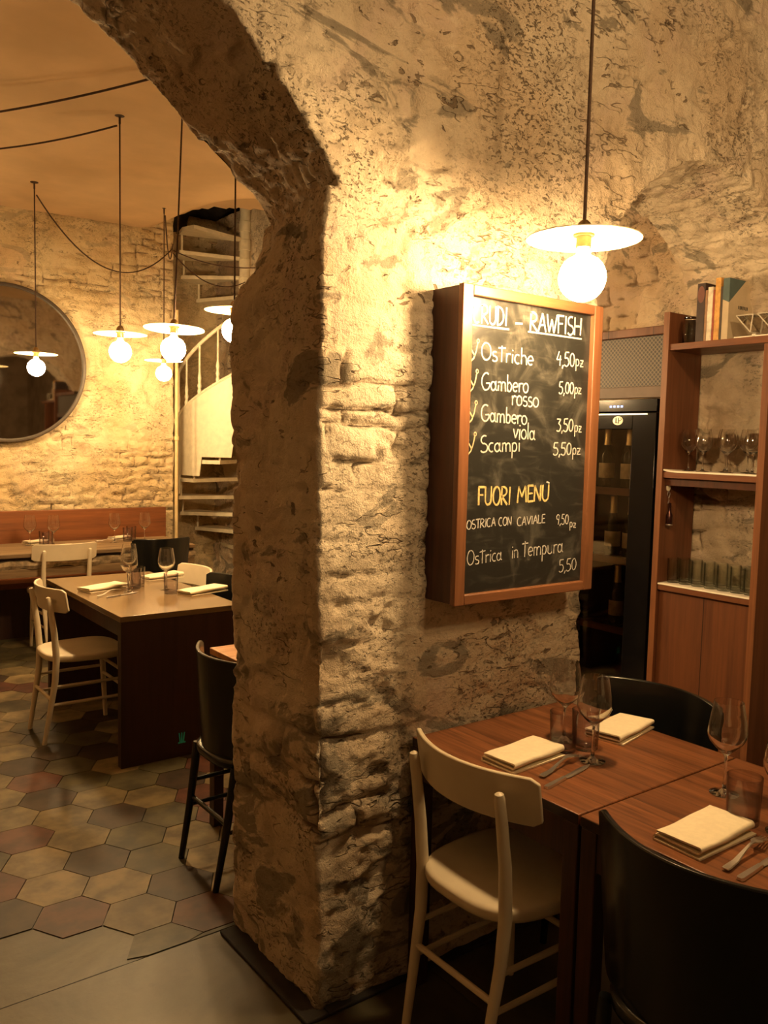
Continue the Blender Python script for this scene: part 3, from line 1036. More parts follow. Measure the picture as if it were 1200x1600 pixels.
TXT = [("CRUDI", 1.632, 1.950, 1.768, 1.954, 0.052, .0055), ("-", 1.799, 1.948, 1.831, 1.949, 0.034, .0055), ("RAWFISH", 1.859, 1.950, 2.092, 1.956, 0.054, .0055),
       ("Ostriche", 1.667, 1.851, 1.882, 1.848, 0.048, .0042), ("4,50", 1.981, 1.856, 2.066, 1.857, 0.043, .004), ("pz", 2.068, 1.862, 2.108, 1.860, 0.038, .0035),
       ("Gambero", 1.671, 1.765, 1.866, 1.767, 0.049, .004), ("rosso", 1.794, 1.728, 1.912, 1.726, 0.050, .004), ("5,00", 1.997, 1.771, 2.067, 1.773, 0.037, .004), ("pz", 2.069, 1.775, 2.103, 1.776, 0.036, .0035),
       ("Gambero", 1.673, 1.677, 1.864, 1.672, 0.047, .004), ("viola", 1.806, 1.631, 1.902, 1.627, 0.050, .004), ("3,50", 1.992, 1.656, 2.072, 1.656, 0.040, .004), ("pz", 2.076, 1.657, 2.112, 1.656, 0.036, .0035),
       ("Scampi", 1.675, 1.588, 1.840, 1.592, 0.047, .004), ("5,50", 1.982, 1.582, 2.068, 1.583, 0.039, .004), ("pz", 2.071, 1.585, 2.111, 1.586, 0.037, .0035),
       ("OSTRICA", 1.632, 1.366, 1.748, 1.372, 0.026, .003), ("CON", 1.759, 1.371, 1.814, 1.373, 0.025, .003), ("CAVIALE", 1.836, 1.368, 1.960, 1.374, 0.026, .003), ("9,50", 2.009, 1.366, 2.068, 1.364, 0.032, .003), ("pz", 2.072, 1.356, 2.104, 1.352, 0.028, .003),
       ("Ostrica", 1.637, 1.262, 1.779, 1.269, 0.042, .003), ("in", 1.817, 1.271, 1.848, 1.272, 0.044, .003), ("tempura", 1.861, 1.272, 2.048, 1.277, 0.050, .003), ("5,50", 2.030, 1.213, 2.114, 1.215, 0.040, .003)]
for tx, sx, sz, ex, ez, h, wd in TXT:
    chalk(tx, sx, sz, ex, ez, h, wd)
chalk("FUORI", 1.673, 1.435, 1.808, 1.434, 0.053, .0048, 'chalk_yellow', True)
chalk("MENU", 1.832, 1.438, 1.975, 1.443, 0.049, .0048, 'chalk_yellow', True)
m = MBo(BO)
ribbon(m, [(1.958, 1.500), (1.972, 1.496)], .005)
m.build('chalk_accent', M['chalk'], board, smooth=False)
m = MBo(BO)
ribbon(m, [(1.624, 1.944), (1.70, 1.944), (1.774, 1.945)], .005)
ribbon(m, [(1.853, 1.946), (1.97, 1.9465), (2.093, 1.946)], .005)
m.build('chalk_underline', M['chalk'], board, smooth=False)
for zc in (1.868, 1.783, 1.695, 1.606):
    m = MBo(BO)
    xo = 1.637
    ribbon(m, [(xo - .012, zc + .012), (xo - .002, zc), (xo + .006, zc - .010)], .004)
    ribbon(m, [(xo + .016, zc + .028), (xo + .010, zc + .002), (xo + .002, zc - .016), (xo - .010, zc - .027), (xo - .016, zc - .026)], .004)
    for (ox, oz) in ((xo - .011, zc + .016), (xo + .017, zc + .033)):
        ribbon(m, arc(ox, oz, .0045, .0055, 0, 360, 10), .0025)
    m.build('chalk_drawing', M['chalk_orange'], board, smooth=False)

# ------------------------------------------------------------------ chairs
def rounded_seat(sc, z):
    pts = []
    for k in range(40):
        a = 2 * PI * k / 40
        c, s = math.cos(a), math.sin(a)
        e = 2 / 3.2
        x = math.copysign(abs(c) ** e, c) * 0.212
        y = math.copysign(abs(s) ** e, s) * 0.205
        y *= 1.0 + 0.10 * (x / 0.212)
        pts.append((x * sc + 0.0, y * sc, z))
    return pts


def make_chair(name, label, mat, shell, group):
    t = thing(name, label, 'chair', (0, 0, 0), 0, group)
    m = MB()
    m.rings([rounded_seat(.93, .428), rounded_seat(.985, .432), rounded_seat(1.0, .442), rounded_seat(1.0, .455), rounded_seat(.985, .463), rounded_seat(.93, .465),
             rounded_seat(.75, .461), rounded_seat(.45, .457), rounded_seat(.15, .456)])
    m.build('seat', mat, t, auto=60)
    # curved back slat (or the taller wrap-round back of the black chairs)
    zb, zt, hw = (0.450, 0.825, 0.235) if shell else (0.695, 0.820, 0.230)
    ns, nz = 24, 8
    front, back = [], []
    for i in range(ns + 1):
        s = -1 + 2 * i / ns
        fr, bk = [], []
        for j in range(nz + 1):
            v = j / nz
            rc = max(0.0, (abs(s) - 0.90) / 0.10)
            ins = 0.014 * rc * rc
            z = zb + ins + (zt - zb - 2 * ins) * v
            bulge = 0.078 if not shell else 0.095
            x = -0.213 + bulge * s * s - (0.05 if shell else 0.16) * (z - 0.76)
            y = hw * s * (1.0 if not shell else (0.90 + 0.10 * v))
            nx, ny = 1.0, -2 * bulge * s / hw
            ln = math.hypot(nx, ny)
            th = 0.007
            fr.append((x + nx / ln * th, y + ny / ln * th, z))
            bk.append((x - nx / ln * th, y - ny / ln * th, z))
        front.append(fr)
        back.append(bk)
    m = MB()
    rings = [front[i] + back[i][::-1] for i in range(ns + 1)]
    m.rings(rings)
    m.build('backrest', mat, t, bevel=0.0035, auto=50)
    for sgn in (-1, 1):
        m = MB()
        y = sgn
        if shell:
            m.tube([(-.240, y * .150, 0), (-.205, y * .155, .20), (-.182, y * .158, .36), (-.176, y * .160, .42), (-.174, y * .160, .445)], [.0115, .0145, .0165, .016, .014], 14)
        else:
          m.tube([(-.232, y * .145, 0), (-.205, y * .150, .16), (-.178, y * .156, .33), (-.172, y * .160, .45), (-.182, y * .163, .58), (-.199, y * .163, .70), (-.2105, y * .163, .765), (-.212, y * .163, .776), (-.2125, y * .163, .780)],
               [.0115, .014, .0165, .0175, .0165, .015, .014, .011, .004], 14)
        m.build('leg', mat, t)
        m = MB()
        m.tube([(.188, y * .160, 0), (.176, y * .156, .22), (.165, y * .150, .43)], [.011, .0145, .0175], 14)
        m.build('leg', mat, t)
    bars = []
    for sgn in (-1, 1):
        for z in (.205, .300):
            xr = -.205 + .027 * (z - .16) / .17
            bars.append(([(xr, sgn * .151, z), (0, sgn * .155, z), (.172, sgn * .155, z)], [.0075, .009, .0075]))
    bars.append(([(-.196, -.151, .235), (-.196, .151, .235)], .009))
    bars.append(([(.173, -.155, .26), (.173, .155, .26)], .009))
    bars.append(([(.169, -.153, .345), (.169, .153, .345)], .009))
    for pts, rad in bars:
        m = MB()
        m.tube(pts, rad, 10)
        m.build('stretcher', mat, t)
    return t


white = make_chair('dining_chair', 'cream wooden chair pulled to the wall table under the menu board', M['white_paint'], False, 'cream wooden chairs')
white.location = (1.622, 1.560, 0)
dup(white, (1.405, 4.61, 0), 0, 'cream chair standing free at the open side of the brown table')
dup(white, (1.82, 6.47, 0), PI / 2, 'cream chair seen from behind at the rustic bench table')
dup(white, (2.005, 4.80, 0), PI, 'cream chair across the brown table, only its curved back showing')
black = make_chair('black_chair', 'large black chair at the second wooden table, cropped by the frame', M['black_paint'], True, 'black lacquered chairs')
black.location = (1.60, 0.915, 0)
dup(black, (2.205, 1.615, 0), PI, 'black chair with its back toward the shelf cabinet')
dup(black, (1.515, 2.80, 0), 0, 'black chair beyond the pillar at the orange wood table')
dup(black, (2.55, 6.43, 0), PI / 2, 'black chair at the bench table near the stair')
dup(black, (2.005, 4.335, 0), PI, 'black chair across the brown table beside the pillar edge')

# ------------------------------------------------------------------ near tables
def make_table(label, loc, sx, sy, top_m, leg_m, group):
    t = thing('square_table', label, 'table', loc, 0, group)
    m = MB()
    m.box(0, sx, 0, sy, .724, .75)
    m.build('table_top', top_m, t, bevel=.003)
    m = MB()
    m.box(.006, sx - .006, .006, .03, .630, .7235)
    m.box(.006, sx - .006, sy - .03, sy - .006, .630, .7235)
    m.box(.006, .03, .03, sy - .03, .630, .7235)
    m.box(sx - .03, sx - .006, .03, sy - .03, .630, .7235)
    m.build('apron', leg_m, t)
    for xx in (.002, sx - .047):
        for yy in (.002, sy - .047):
            m = MB()
            m.box(xx, xx + .045, yy, yy + .045, 0, .7235)
            m.build('leg', leg_m, t, bevel=.003)
    return t


tb = make_table('square wooden table against the stone wall below the menu board', (1.528, 1.252, 0), .662, .625, M['table_top'], M['table_dark'], 'square wooden tables')
dup(tb, (1.528, 0.622, 0), 0, 'second square wooden table, the one under the near black chair')
make_table('orange wood table mostly hidden behind the pillar', (1.488, 2.50, 0), .662, .665, M['orange_wood'], M['table_dark'], None)

# ------------------------------------------------------------------ table ware
def wineglass(seg=32):
    o = [(0.0, 0.0), (0.034, 0.0), (0.0355, 0.0012), (0.030, 0.0028), (0.012, 0.006), (0.0052, 0.014), (0.0038, 0.03), (0.0036, 0.085), (0.005, 0.098), (0.012, 0.106),
         (0.026, 0.118), (0.040, 0.134), (0.0465, 0.148), (0.0475, 0.158), (0.0455, 0.180), (0.0405, 0.210), (0.0355, 0.236)]
    i = [(0.0345, 0.236), (0.0394, 0.210), (0.0443, 0.180), (0.0462, 0.158), (0.0452, 0.149), (0.0388, 0.136), (0.0250, 0.1205), (0.010, 0.1095), (0.0, 0.1075)]
    m = MB()
    m.lathe(o + i, seg)
    return m


gl0 = tag(wineglass().build('wine_glass', M['glass'], auto=48), 'wine glass by the tumblers against the stone wall', 'wine glass', 'wine glasses')
gl0.location = (1.888, 1.614, .7502)


def put(o, loc, label, group=None, rz=0.0):
    c = o.copy()
    COL.objects.link(c)
    c.location = loc
    c.rotation_euler = (0, 0, rz)
    c['label'] = label
    if group:
        c['group'] = group
    return c


put(gl0, (1.827, 1.458, .7502), 'wine glass standing behind the fork tines on the wall table')
put(gl0, (1.932, 1.128, .7502), 'wine glass alone near the cabinet end of the second table')
put(gl0, (1.842, 0.930, .7502), 'wine glass cut by the frame edge on the second table')

m = MB()
m.lathe([(0, 0), (.034, 0), (.0365, .003), (.0400, .112), (.0385, .112), (.0352, .014), (.030, .011), (0, .011)], 32)
tu0 = tag(m.build('tumbler', M['tumbler'], auto=60), 'smoky tumbler between the napkin and the rear wine glass', 'tumbler', 'smoky water tumblers')
tu0.location = (1.822, 1.560, .7502)
put(tu0, (1.888, 1.535, .7502), 'smoky tumbler just behind the front wine glass stem')
put(tu0, (1.815, 1.010, .7502), 'smoky tumbler beside the folded napkin on the second table')
put(tu0, (1.985, 1.000, .7502), 'smoky tumbler partly behind another at the frame edge')


def napkin(label, loc, rz, L=0.215, W=0.118, group='folded napkins', seed=0, mat='napkin'):
    rn = random.Random(seed)
    th = 0.0042
    cl = [(0.0, .0025), (W * .5, .0025), (W - .006, .0028)]
    cl += [(W - .006 + .006 * math.sin(a), .0085 - .006 * math.cos(a)) for a in [PI * k / 6 for k in range(1, 6)]]
    cl += [(W - .006, .0145), (W * .5, .013), (.010, .0125)]
    cl += [(.010 - .0055 * math.sin(a), .0180 - .0055 * math.cos(a)) for a in [PI * k / 6 for k in range(1, 6)]]
    cl += [(.010, .0235), (W * .4, .0225), (W * .80, .0215), (W - .002, .0205)]
    m = MB()
    rings = []
    nx = 14
    for i in range(nx + 1):
        s = i / nx
        x = -L / 2 + L * s
        ring_a, ring_b = [], []
        for j, (y, z) in enumerate(cl):
            a = cl[max(0, j - 1)]
            b = cl[min(len(cl) - 1, j + 1)]
            dy, dz = b[0] - a[0], b[1] - a[1]
            ln = math.hypot(dy, dz) or 1
            ny, nz = -dz / ln, dy / ln
            wob = .0016 * math.sin(3.1 * s + seed) * (z / .02) + .0012 * math.sin(9 * s + j * .3 + seed)
            skew = .010 * (s - .5) * (1 if seed % 2 else -1)
            zz = max(.0022, z + (wob if z > .004 else 0)) + (.004 * (z / .02) * s * s)
            yy = y - W / 2 + skew * (z / .02)
            ring_a.append((x + .004 * (z / .02) * (1 if seed % 2 else -1), yy + ny * th / 2, zz + nz * th / 2))
            ring_b.append((x + .004 * (z / .02) * (1 if seed % 2 else -1), yy - ny * th / 2, max(.0002, zz - nz * th / 2)))
        rings.append(ring_a + ring_b[::-1])
    m.rings(rings)
    o = tag(m.build('napkin', M[mat], auto=50), label, 'napkin', group)
    o.location = loc
    o.rotation_euler = (0, 0, rz)
    return o


napkin('folded cream napkin behind the curved back of the wall table chair', (1.676, 1.572, .7505), .05, seed=1)
napkin('folded cream napkin before the black chair near the cabinet', (2.086, 1.563, .7505), .22, seed=2)
napkin('folded cream napkin on the second table, nearest the camera', (1.672, 1.016, .7505), -.02, seed=3)


def outline_slab(m, pts, zfun, th):
    """flat outline (x, halfwidth) extruded along a height profile"""
    rings = []
    for x, hw_ in pts:
        z = zfun(x)
        rings.append([(x, -hw_, z), (x, hw_, z), (x, hw_ * .8, z + th), (x, -hw_ * .8, z + th)])
    m.rings(rings)


def fork(label, loc, rz, tilt=0.0, roll=0.0):
    m = MB()
    zf = lambda x: .002 + .014 * max(0, math.sin((x - .06) / .14 * PI)) * (1 if .06 < x < .20 else 0)
    outline_slab(m, [(-.0, .0075), (.01, .009), (.05, .007), (.09, .0042), (.12, .0035), (.135, .005), (.145, .0105), (.155, .012), (.16, .012)], zf, .0022)
    for k in range(4):
        y = -.009 + k * .006
        pts = []
        for x in (.158, .175, .19, .205):
            pts.append((x, y, zf(x) + .0012 + (.003 if x > .2 else 0)))
        m.tube(pts, [.0017, .0016, .0014, .0007], 6)
    o = tag(m.build('fork', M['steel'], auto=50), label, 'fork', 'steel forks')
    o.location = loc
    o.rotation_euler = (roll, tilt, rz)
    return o


def knife(label, loc, rz):
    m = MB()
    outline_slab(m, [(0, .006), (.006, .0085), (.05, .0075), (.09, .006), (.095, .0045)], lambda x: .0005, .006)
    outline_slab(m, [(.094, .006), (.11, .0085), (.17, .0095), (.20, .0075), (.222, .001)], lambda x: .002, .0014)
    o = tag(m.build('knife', M['steel'], auto=50), label, 'knife', 'steel knives')
    o.location = loc
    o.rotation_euler = (0, 0, rz)
    return o


fork('steel fork leaning toward the wine glass on the wall table', (1.616, 1.452, .7535), .22)
knife('steel knife in front of the fork on the wall table', (1.575, 1.398, .7505), .19)
fork('steel fork beside the nearest napkin on the second table', (1.570, .905, .7535), .12)
knife('steel knife cut by the frame edge on the second table', (1.560, .868, .7505), .06)

# ------------------------------------------------------------------ brown table and what lies on it
bt = thing('panel_table', 'long dark brown table with a solid end panel in the far room', 'table', (1.70, 4.56, 0))
BTO = (1.70, 4.56, 0)
m = MBo(BTO)
m.box(1.383, 2.022, 3.925, 5.195, .722, .75)
m.build('table_top', M['brown_top'], bt, bevel=.002)
for ya in (3.930, 5.145):
    m = MBo(BTO)
    m.box(1.388, 2.017, ya, ya + .045, 0, .7215)
    m.build('end_panel', M['brown_panel'], bt, bevel=.002)
m = MBo(BTO)
m.box(1.46, 1.94, 3.976, 5.144, .60, .7215)
m.build('apron', M['brown_panel'], bt)
m = MBo(BTO)
for dx, sl in ((-.014, .006), (0, 0), (.014, -.006)):
    m.add([(1.698 + dx - .004 - sl * -1, 3.9285, .075), (1.698 + dx + .004 + sl, 3.9285, .075), (1.698 + dx + .003 + sl * .0, 3.9285, .125), (1.698 + dx - .003, 3.9285, .125)], [(0, 1, 2, 3)])
    m.add([(1.698 + dx - .006, 3.9282, .070), (1.698 + dx + .006, 3.9282, .070), (1.698 + dx + .006, 3.9282, .078), (1.698 + dx - .006, 3.9282, .078)], [(0, 1, 2, 3)])
m.build('teal_mark', M['teal'], bt, smooth=False)  # three teal strokes on the end panel

napkin('folded napkin at the free cream chair on the brown table', (1.556, 4.690, .7505), .30, .24, .12, seed=4)
napkin('folded napkin at the farthest cream chair on the brown table', (1.985, 4.905, .7505), .15, .24, .12, seed=5)
napkin('folded napkin before the black chair on the brown table', (2.00, 4.340, .7505), .28, .26, .12, seed=6)
put(gl0, (1.745, 4.800, .7502), 'rear wine glass of the close pair on the brown table')
put(gl0, (1.655, 4.555, .7502), 'front wine glass of the close pair on the brown table')
put(gl0, (1.858, 4.520, .7502), 'single wine glass by the black chair on the brown table')
put(tu0, (1.76, 4.70, .7502), 'smoky tumbler behind the glass pair on the brown table')
put(tu0, (1.715, 4.640, .7502), 'smoky tumbler beside the first napkin on the brown table')
put(tu0, (1.835, 4.400, .7502), 'smoky tumbler standing alone on the bare front of the brown table')
fork('steel fork angled on the brown table near its free chair', (1.455, 4.478, .7535), .62)
knife('steel knife under the glass pair on the brown table', (1.49, 4.430, .7505), .40)

# ------------------------------------------------------------------ bench, rustic table and round mirror at the far wall
bench = thing('wall_bench', 'long reddish wood bench with plank backrest along the far wall', 'bench', (1.0, 7.2, 0))
BN = (1.0, 7.2, 0)
m = MBo(BN)
m.box(-2.05, 2.965, 7.225, 7.285, .42, .985)
m.build('backrest', M['bench_wood'], bench, bevel=.004)
m = MBo(BN)
m.box(-2.05, 2.965, 6.93, 7.224, .40, .445)
m.build('seat', M['bench_wood'], bench, bevel=.004)
m = MBo(BN)
m.box(-2.05, 2.965, 6.98, 7.224, 0, .399)
m.build('base', M['brown_panel'], bench)

rt_ = thing('rustic_table', 'long rustic table with rough live edge before the bench', 'table', (1.2, 6.7, 0))
RO = (1.2, 6.7, 0)
m = MBo(RO)
m.box(-1.7, 2.86, 6.36, 7.02, .722, .75)
m.build('table_top', M['rustic'], rt_, bevel=.003)
m = MBo(RO)
rn = random.Random(3)
rings = []
for k in range(121):
    x = -1.7 + 4.56 * k / 120
    a = .008 * math.sin(k * .7) + rn.uniform(-.008, .008)
    b = rn.uniform(-.008, .008)
    rings.append([(x, 6.37 + a, .640 + b), (x, 6.352 + a * 1.2, .665), (x, 6.36 + b, .692 + a * .6), (x, 6.46, .695), (x, 6.46, .640)])
m.rings(rings)
m.build('live_edge', M['rustic_edge'], rt_, auto=25)
m = MBo(RO)
m.box(-1.7, 2.86, 6.40, 7.00, .700, .7215)
m.build('shadow_gap_board', M['brown_panel'], rt_)
m = MBo(RO)
m.box(-1.7, 2.86, 6.375, 6.45, .575, .640)
m.build('front_beam', M['rustic'], rt_, bevel=.004)
for xx in (-1.2, .62, 2.765):
    m = MBo(RO)
    m.box(xx, xx + .08, 6.62, 6.70, 0, .70)
    m.build('leg', M['brown_panel'], rt_, bevel=.004)

for p, lab in [((1.703, 6.831), 'wine glass on the rustic table, nearest the picture edge'), ((1.859, 6.755), 'wine glass above the cream chair back on the rustic table'),
               ((2.336, 6.756), 'wine glass on the rustic table, third along from the mirror'), ((2.580, 6.737), 'wine glass above the black chair on the rustic table')]:
    put(gl0, (p[0], p[1], .7502), lab)
for p, lab in [((1.80, 6.80), 'smoky tumbler between the two glasses below the mirror'), ((1.80, 6.70), 'smoky tumbler before the rolled napkin below the mirror'),
               ((2.46, 6.80), 'smoky tumbler next to the black chair on the rustic table'), ((2.52, 6.88), 'smoky tumbler nearest the bench backrest')]:
    put(tu0, (p[0], p[1], .7502), lab)
napkin('crumpled napkin at the bench side below the mirror', (1.76, 6.93, .7505), .2, .16, .10, seed=7)
napkin('napkin just above the cream chair back on the rustic table', (1.85, 6.56, .7505), .1, .22, .12, seed=8)
napkin('napkin at the bench side toward the stair', (2.44, 6.95, .7505), .3, .16, .10, seed=9)
fork('fork on the rustic table left of the bench side napkin', (2.22, 6.86, .7535), .1)
knife('knife lying on the rustic table behind the cream chair', (2.0, 6.62, .7505), 1.0)

mir = thing('round_mirror', 'large round mirror with a thin dark frame on the far wall', 'mirror', (1.652, FY - .03, 2.172))
m = MB()
ring = []
for k in range(96):
    a = 2 * PI * k / 96
    c, s = math.cos(a), math.sin(a)
    ring.append([(r * c, y, r * s) for r, y in ((.632, .0), (.632, -.035), (.622, -.040), (.606, -.038), (.604, -.02), (.604, 0))])
vs = [p for r in ring for p in r]
fs = []
for k in range(96):
    for j in range(6):
        fs.append((k * 6 + j, ((k + 1) % 96) * 6 + j, ((k + 1) % 96) * 6 + (j + 1) % 6, k * 6 + (j + 1) % 6))
m.add(vs, fs)
m.build('mirror_frame', M['mirror_frame'], mir)
m = MB()
m.add([(.606 * math.cos(2 * PI * k / 96), -.020, .606 * math.sin(2 * PI * k / 96)) for k in range(96)] + [(.606 * math.cos(2 * PI * k / 96), -.004, .606 * math.sin(2 * PI * k / 96)) for k in range(96)],
      [tuple(range(96)), tuple(range(191, 95, -1))] + [(k, (k + 1) % 96, 96 + (k + 1) % 96, 96 + k) for k in range(96)])
m.build('mirror_glass', M['mirror'], mir, smooth=False)

# ------------------------------------------------------------------ pipe and spiral stair
m = MB()
m.tube([(3.10, FY - .035, 0), (3.10, FY - .035, 1.6), (3.10, FY - .035, 2.75)], .016, 12)
m.lathe([(.016, 1.58), (.022, 1.585), (.022, 1.62), (.016, 1.625)], 14, (3.10, FY - .035, 0))
tag(m.build('wall_pipe', M['pipe']), 'thin painted vertical pipe at the corner of the far wall', 'pipe')

st = thing('spiral_staircase', 'white iron spiral staircase in the alcove beyond the pillar', 'staircase', (SX, SY, 0))
RISE, STEP = .1815, math.radians(27.7)
N0 = -5         # index of the lowest tread; index 0 points to -X at z 1.04 (to the left as seen from the room)
m = MB()
prof = [(0, 0), (.052, 0)]
for k in range(-5, 16):
    z = 1.04 + RISE * k
    prof += [(.052, z - .12), (.058, z - .115), (.058, z - .02), (.052, z - .015)]
prof += [(.052, 4.3), (0, 4.3)]
m.lathe(prof, 20)
m.build('newel_pole', M['white_metal'], st)
PHI0 = math.radians(152.8)      # a tread at this angle lies square to the view from the arch


def tread_angle(k):
    return PHI0 + k * STEP


for k in range(-4, 15):
    a = tread_angle(k)
    z = 1.04 + RISE * k
    a0, a1 = a - STEP * .55, a + STEP * .55
    pts = [(.05 * math.cos(a0), .05 * math.sin(a0)), (.64 * math.cos(a0), .64 * math.sin(a0)), (.66 * math.cos(a), .66 * math.sin(a)), (.64 * math.cos(a1), .64 * math.sin(a1)), (.05 * math.cos(a1), .05 * math.sin(a1))]
    m = MB()
    m.rings([[(x, y, z - .035) for x, y in pts], [(x, y, z - .035) for x, y in pts], [(x, y, z) for x, y in pts]])
    m.build('tread', M['white_metal'], st, smooth=False)
    # riser rod at the outer end
    m = MB()
    ca, sa = .615 * math.cos(a0 + .03), .615 * math.sin(a0 + .03)
    m.tube([(ca, sa, z - RISE), (ca, sa, z - .035)], .011, 8)
    m.build('riser_rod', M['white_metal'], st)
# outer string plate from tread 0 up to tread 11
for lo, hi, nm in ((-0.05, 0.62, 'string_plate'),):
    rings = []
    nseg = 90
    for i in range(nseg + 1):
        kk = 0.0 + 7.5 * i / nseg
        a = tread_angle(kk)
        z = 1.04 + RISE * kk
        zl = 1.04 + RISE * math.floor(kk) + .03
        rings.append([(.665 * math.cos(a), .665 * math.sin(a), zl), (.672 * math.cos(a), .672 * math.sin(a), zl), (.672 * math.cos(a), .672 * math.sin(a), z + hi), (.665 * math.cos(a), .665 * math.sin(a), z + hi)])
    m = MB()
    m.rings(rings)
    m.build(nm, M['white_metal'], st, auto=30)
m = MB()
m.tube([(.668 * math.cos(tread_angle(kk)), .668 * math.sin(tread_angle(kk)), 1.04 + RISE * kk + .63) for kk in np.linspace(0, 7.5, 60)], .014, 8)
m.build('string_cap', M['white_metal'], st)
m = MB()
m.tube([(.668 * math.cos(tread_angle(kk)), .668 * math.sin(tread_angle(kk)), 1.04 + RISE * kk + 1.00 + .05 * kk) for kk in np.linspace(0, 7.5, 60)], .017, 8)
m.build('handrail', M['white_metal'], st)
for kk in [0.03, .40, .85, 1.35, 1.9, 2.5, 3.1, 3.7, 4.3, 5.0, 5.8, 6.6]:
    a = tread_angle(kk)
    zb_ = 1.04 + RISE * kk + .63
    zt_ = 1.04 + RISE * kk + 1.00 + .05 * kk
    m = MB()
    c = (.668 * math.cos(a), .668 * math.sin(a), 0)
    m.lathe([(0, zb_), (.017, zb_), (.02, zb_ + .03), (.012, zb_ + .05), (.021, zb_ + .08), (.012, zb_ + .11), (.018, zb_ + .15), (.010, zb_ + .20), (.010, zt_), (0, zt_)], 12, c)
    m.build('baluster', M['white_metal'], st)

# ------------------------------------------------------------------ shelf cabinet in the small arch
XC, XB = 3.405, 3.655
CY0, CY1 = 1.885, 2.405
cab = thing('shelf_cabinet', 'tall reddish wood shelf unit built into the small stone arch', 'cabinet', (XC, 2.14, 0))
CO = (XC, 2.14, 0)
m = MBo(CO)
m.box(XC - .015, XB, CY1 - .028, CY1, 0, 2.235)
m.build('side_panel', M['cabinet_wood'], cab, bevel=.002)
m = MBo(CO)
m.box(XC - .018, XC - .0152, CY1 - .029, CY1 + .001, 0, 2.235)
m.build('edge_strip', M['cabinet_edge'], cab)
m = MBo(CO)
m.box(XC - .015, XB, CY0, CY0 + .028, 0, 2.055)
m.build('side_panel', M['cabinet_wood'], cab, bevel=.002)
m = MBo(CO)
m.box(XC - .018, XC - .0152, CY0 - .001, CY0 + .029, 0, 2.055)
m.build('edge_strip', M['cabinet_edge'], cab)
for z, ya in ((2.060, 1.70), (1.475, CY0 + .0285)):
    m = MBo(CO)
    m.box(XC - .01, XB, ya, CY1 - .0285, z, z + .030)
    m.build('shelf', M['shelf_wood'], cab, bevel=.002)
m = MBo(CO)
m.box(XC - .012, XB, CY0 + .0285, CY1 - .0285, .950, .980)
m.build('worktop', M['shelf_wood'], cab, bevel=.002)
m = MBo(CO)
m.box(XC + .004, XC + .024, CY0 + .030, CY1 - .030, .03, .948)
m.build('door', M['cabinet_wood'], cab, bevel=.002)
m = MBo(CO)
m.box(XC + .01, XB, CY0 + .03, CY1 - .03, 1.44, 1.474)
m.build('shelf_batten', M['board_side'], cab)
for z, lab in ((1.506, 'white paper liner hanging over the middle shelf edge'), (.9808, 'white paper liner under the rows of tumblers')):
    m = MBo(CO)
    yy = np.linspace(CY0 + .032, CY1 - .032, 24)
    rings = []
    for i, y in enumerate(yy):
        lift = .008 * max(0, (y - (CY1 - .10)) / .07) ** 2 if z > 1.2 else 0
        wv = .0012 * math.sin(i * 1.3)
        rings.append([(XC - .014 + wv, y, z - .004 + lift), (XC - .012 + wv, y, z + .003 + lift), (XB - .02, y, z + .003), (XB - .02, y, z + .0005), (XC - .008 + wv, y, z + .0005 + lift)])
    m.rings(rings)
    tag(m.build('shelf_liner', M['paper']), lab, 'paper', 'paper shelf liners').location = CO

# tumblers on the worktop, two rows
m = MB()
m.lathe([(0, 0), (.027, 0), (.0285, .003), (.0300, .112), (.0290, .112), (.0272, .010), (.022, .008), (0, .008)], 24)
cu = tag(m.build('tumbler', M['green_glass'], auto=60), 'front row tumbler', 'tumbler', 'tumblers stored on the cabinet worktop')
names = ['next to the inner cabinet side', 'second from the inner side', 'third from the inner side', 'in the middle', 'third from the outer side', 'second from the outer side', 'next to the outer cabinet side']
first = True
for r_, rowname in ((0, 'front row'), (1, 'back row')):
    for k in range(7):
        loc = (XC + .055 + r_ * .068, CY1 - .068 - k * .0645 - r_ * .006, .9845)
        lab = 'upturned clear tumbler on the worktop, %s, %s' % (rowname, names[k])
        lab = lab.replace('upturned clear', 'clear')
        if first:
            cu.location = loc
            cu['label'] = lab
            first = False
        else:
            put(cu, loc, lab)
# wine glasses on the middle shelf
k = 0
for (xx, yy, lab) in [(XC + .10, 2.318, 'wine glass on the middle shelf nearest the tall side panel'), (XC + .07, 2.225, 'wine glass second along the middle shelf front'),
                      (XC + .16, 2.17, 'wine glass at the back centre of the middle shelf'), (XC + .07, 2.105, 'wine glass third along the middle shelf front'),
                      (XC + .16, 2.06, 'wine glass at the back outer part of the middle shelf'), (XC + .07, 1.985, 'wine glass on the middle shelf nearest the outer side')]:
    c = put(gl0, (xx, yy, 1.5095), lab)
    c.scale = (.82, .82, .82)

# top shelf: jar, books, geometric holders
ZS = 2.0905
m = MB()
m.lathe([(0, 0), (.030, 0), (.033, .003), (.034, .085), (.026, .098), (.026, .110), (.0245, .110), (.0245, .099), (.032, .084), (.031, .006), (0, .005)], 28, mi=0)
t = thing('glass_jar', 'small clear glass jar at the inner end of the top shelf', 'jar', (XC + .055, 2.315, ZS))
m.build('body', M['glass'], t, auto=60)
m = MB()
m.lathe([(0, .111), (.0275, .111), (.0285, .113), (.0285, .121), (.02, .124), (0, .124)], 28)
m.build('lid', M['glass'], t)

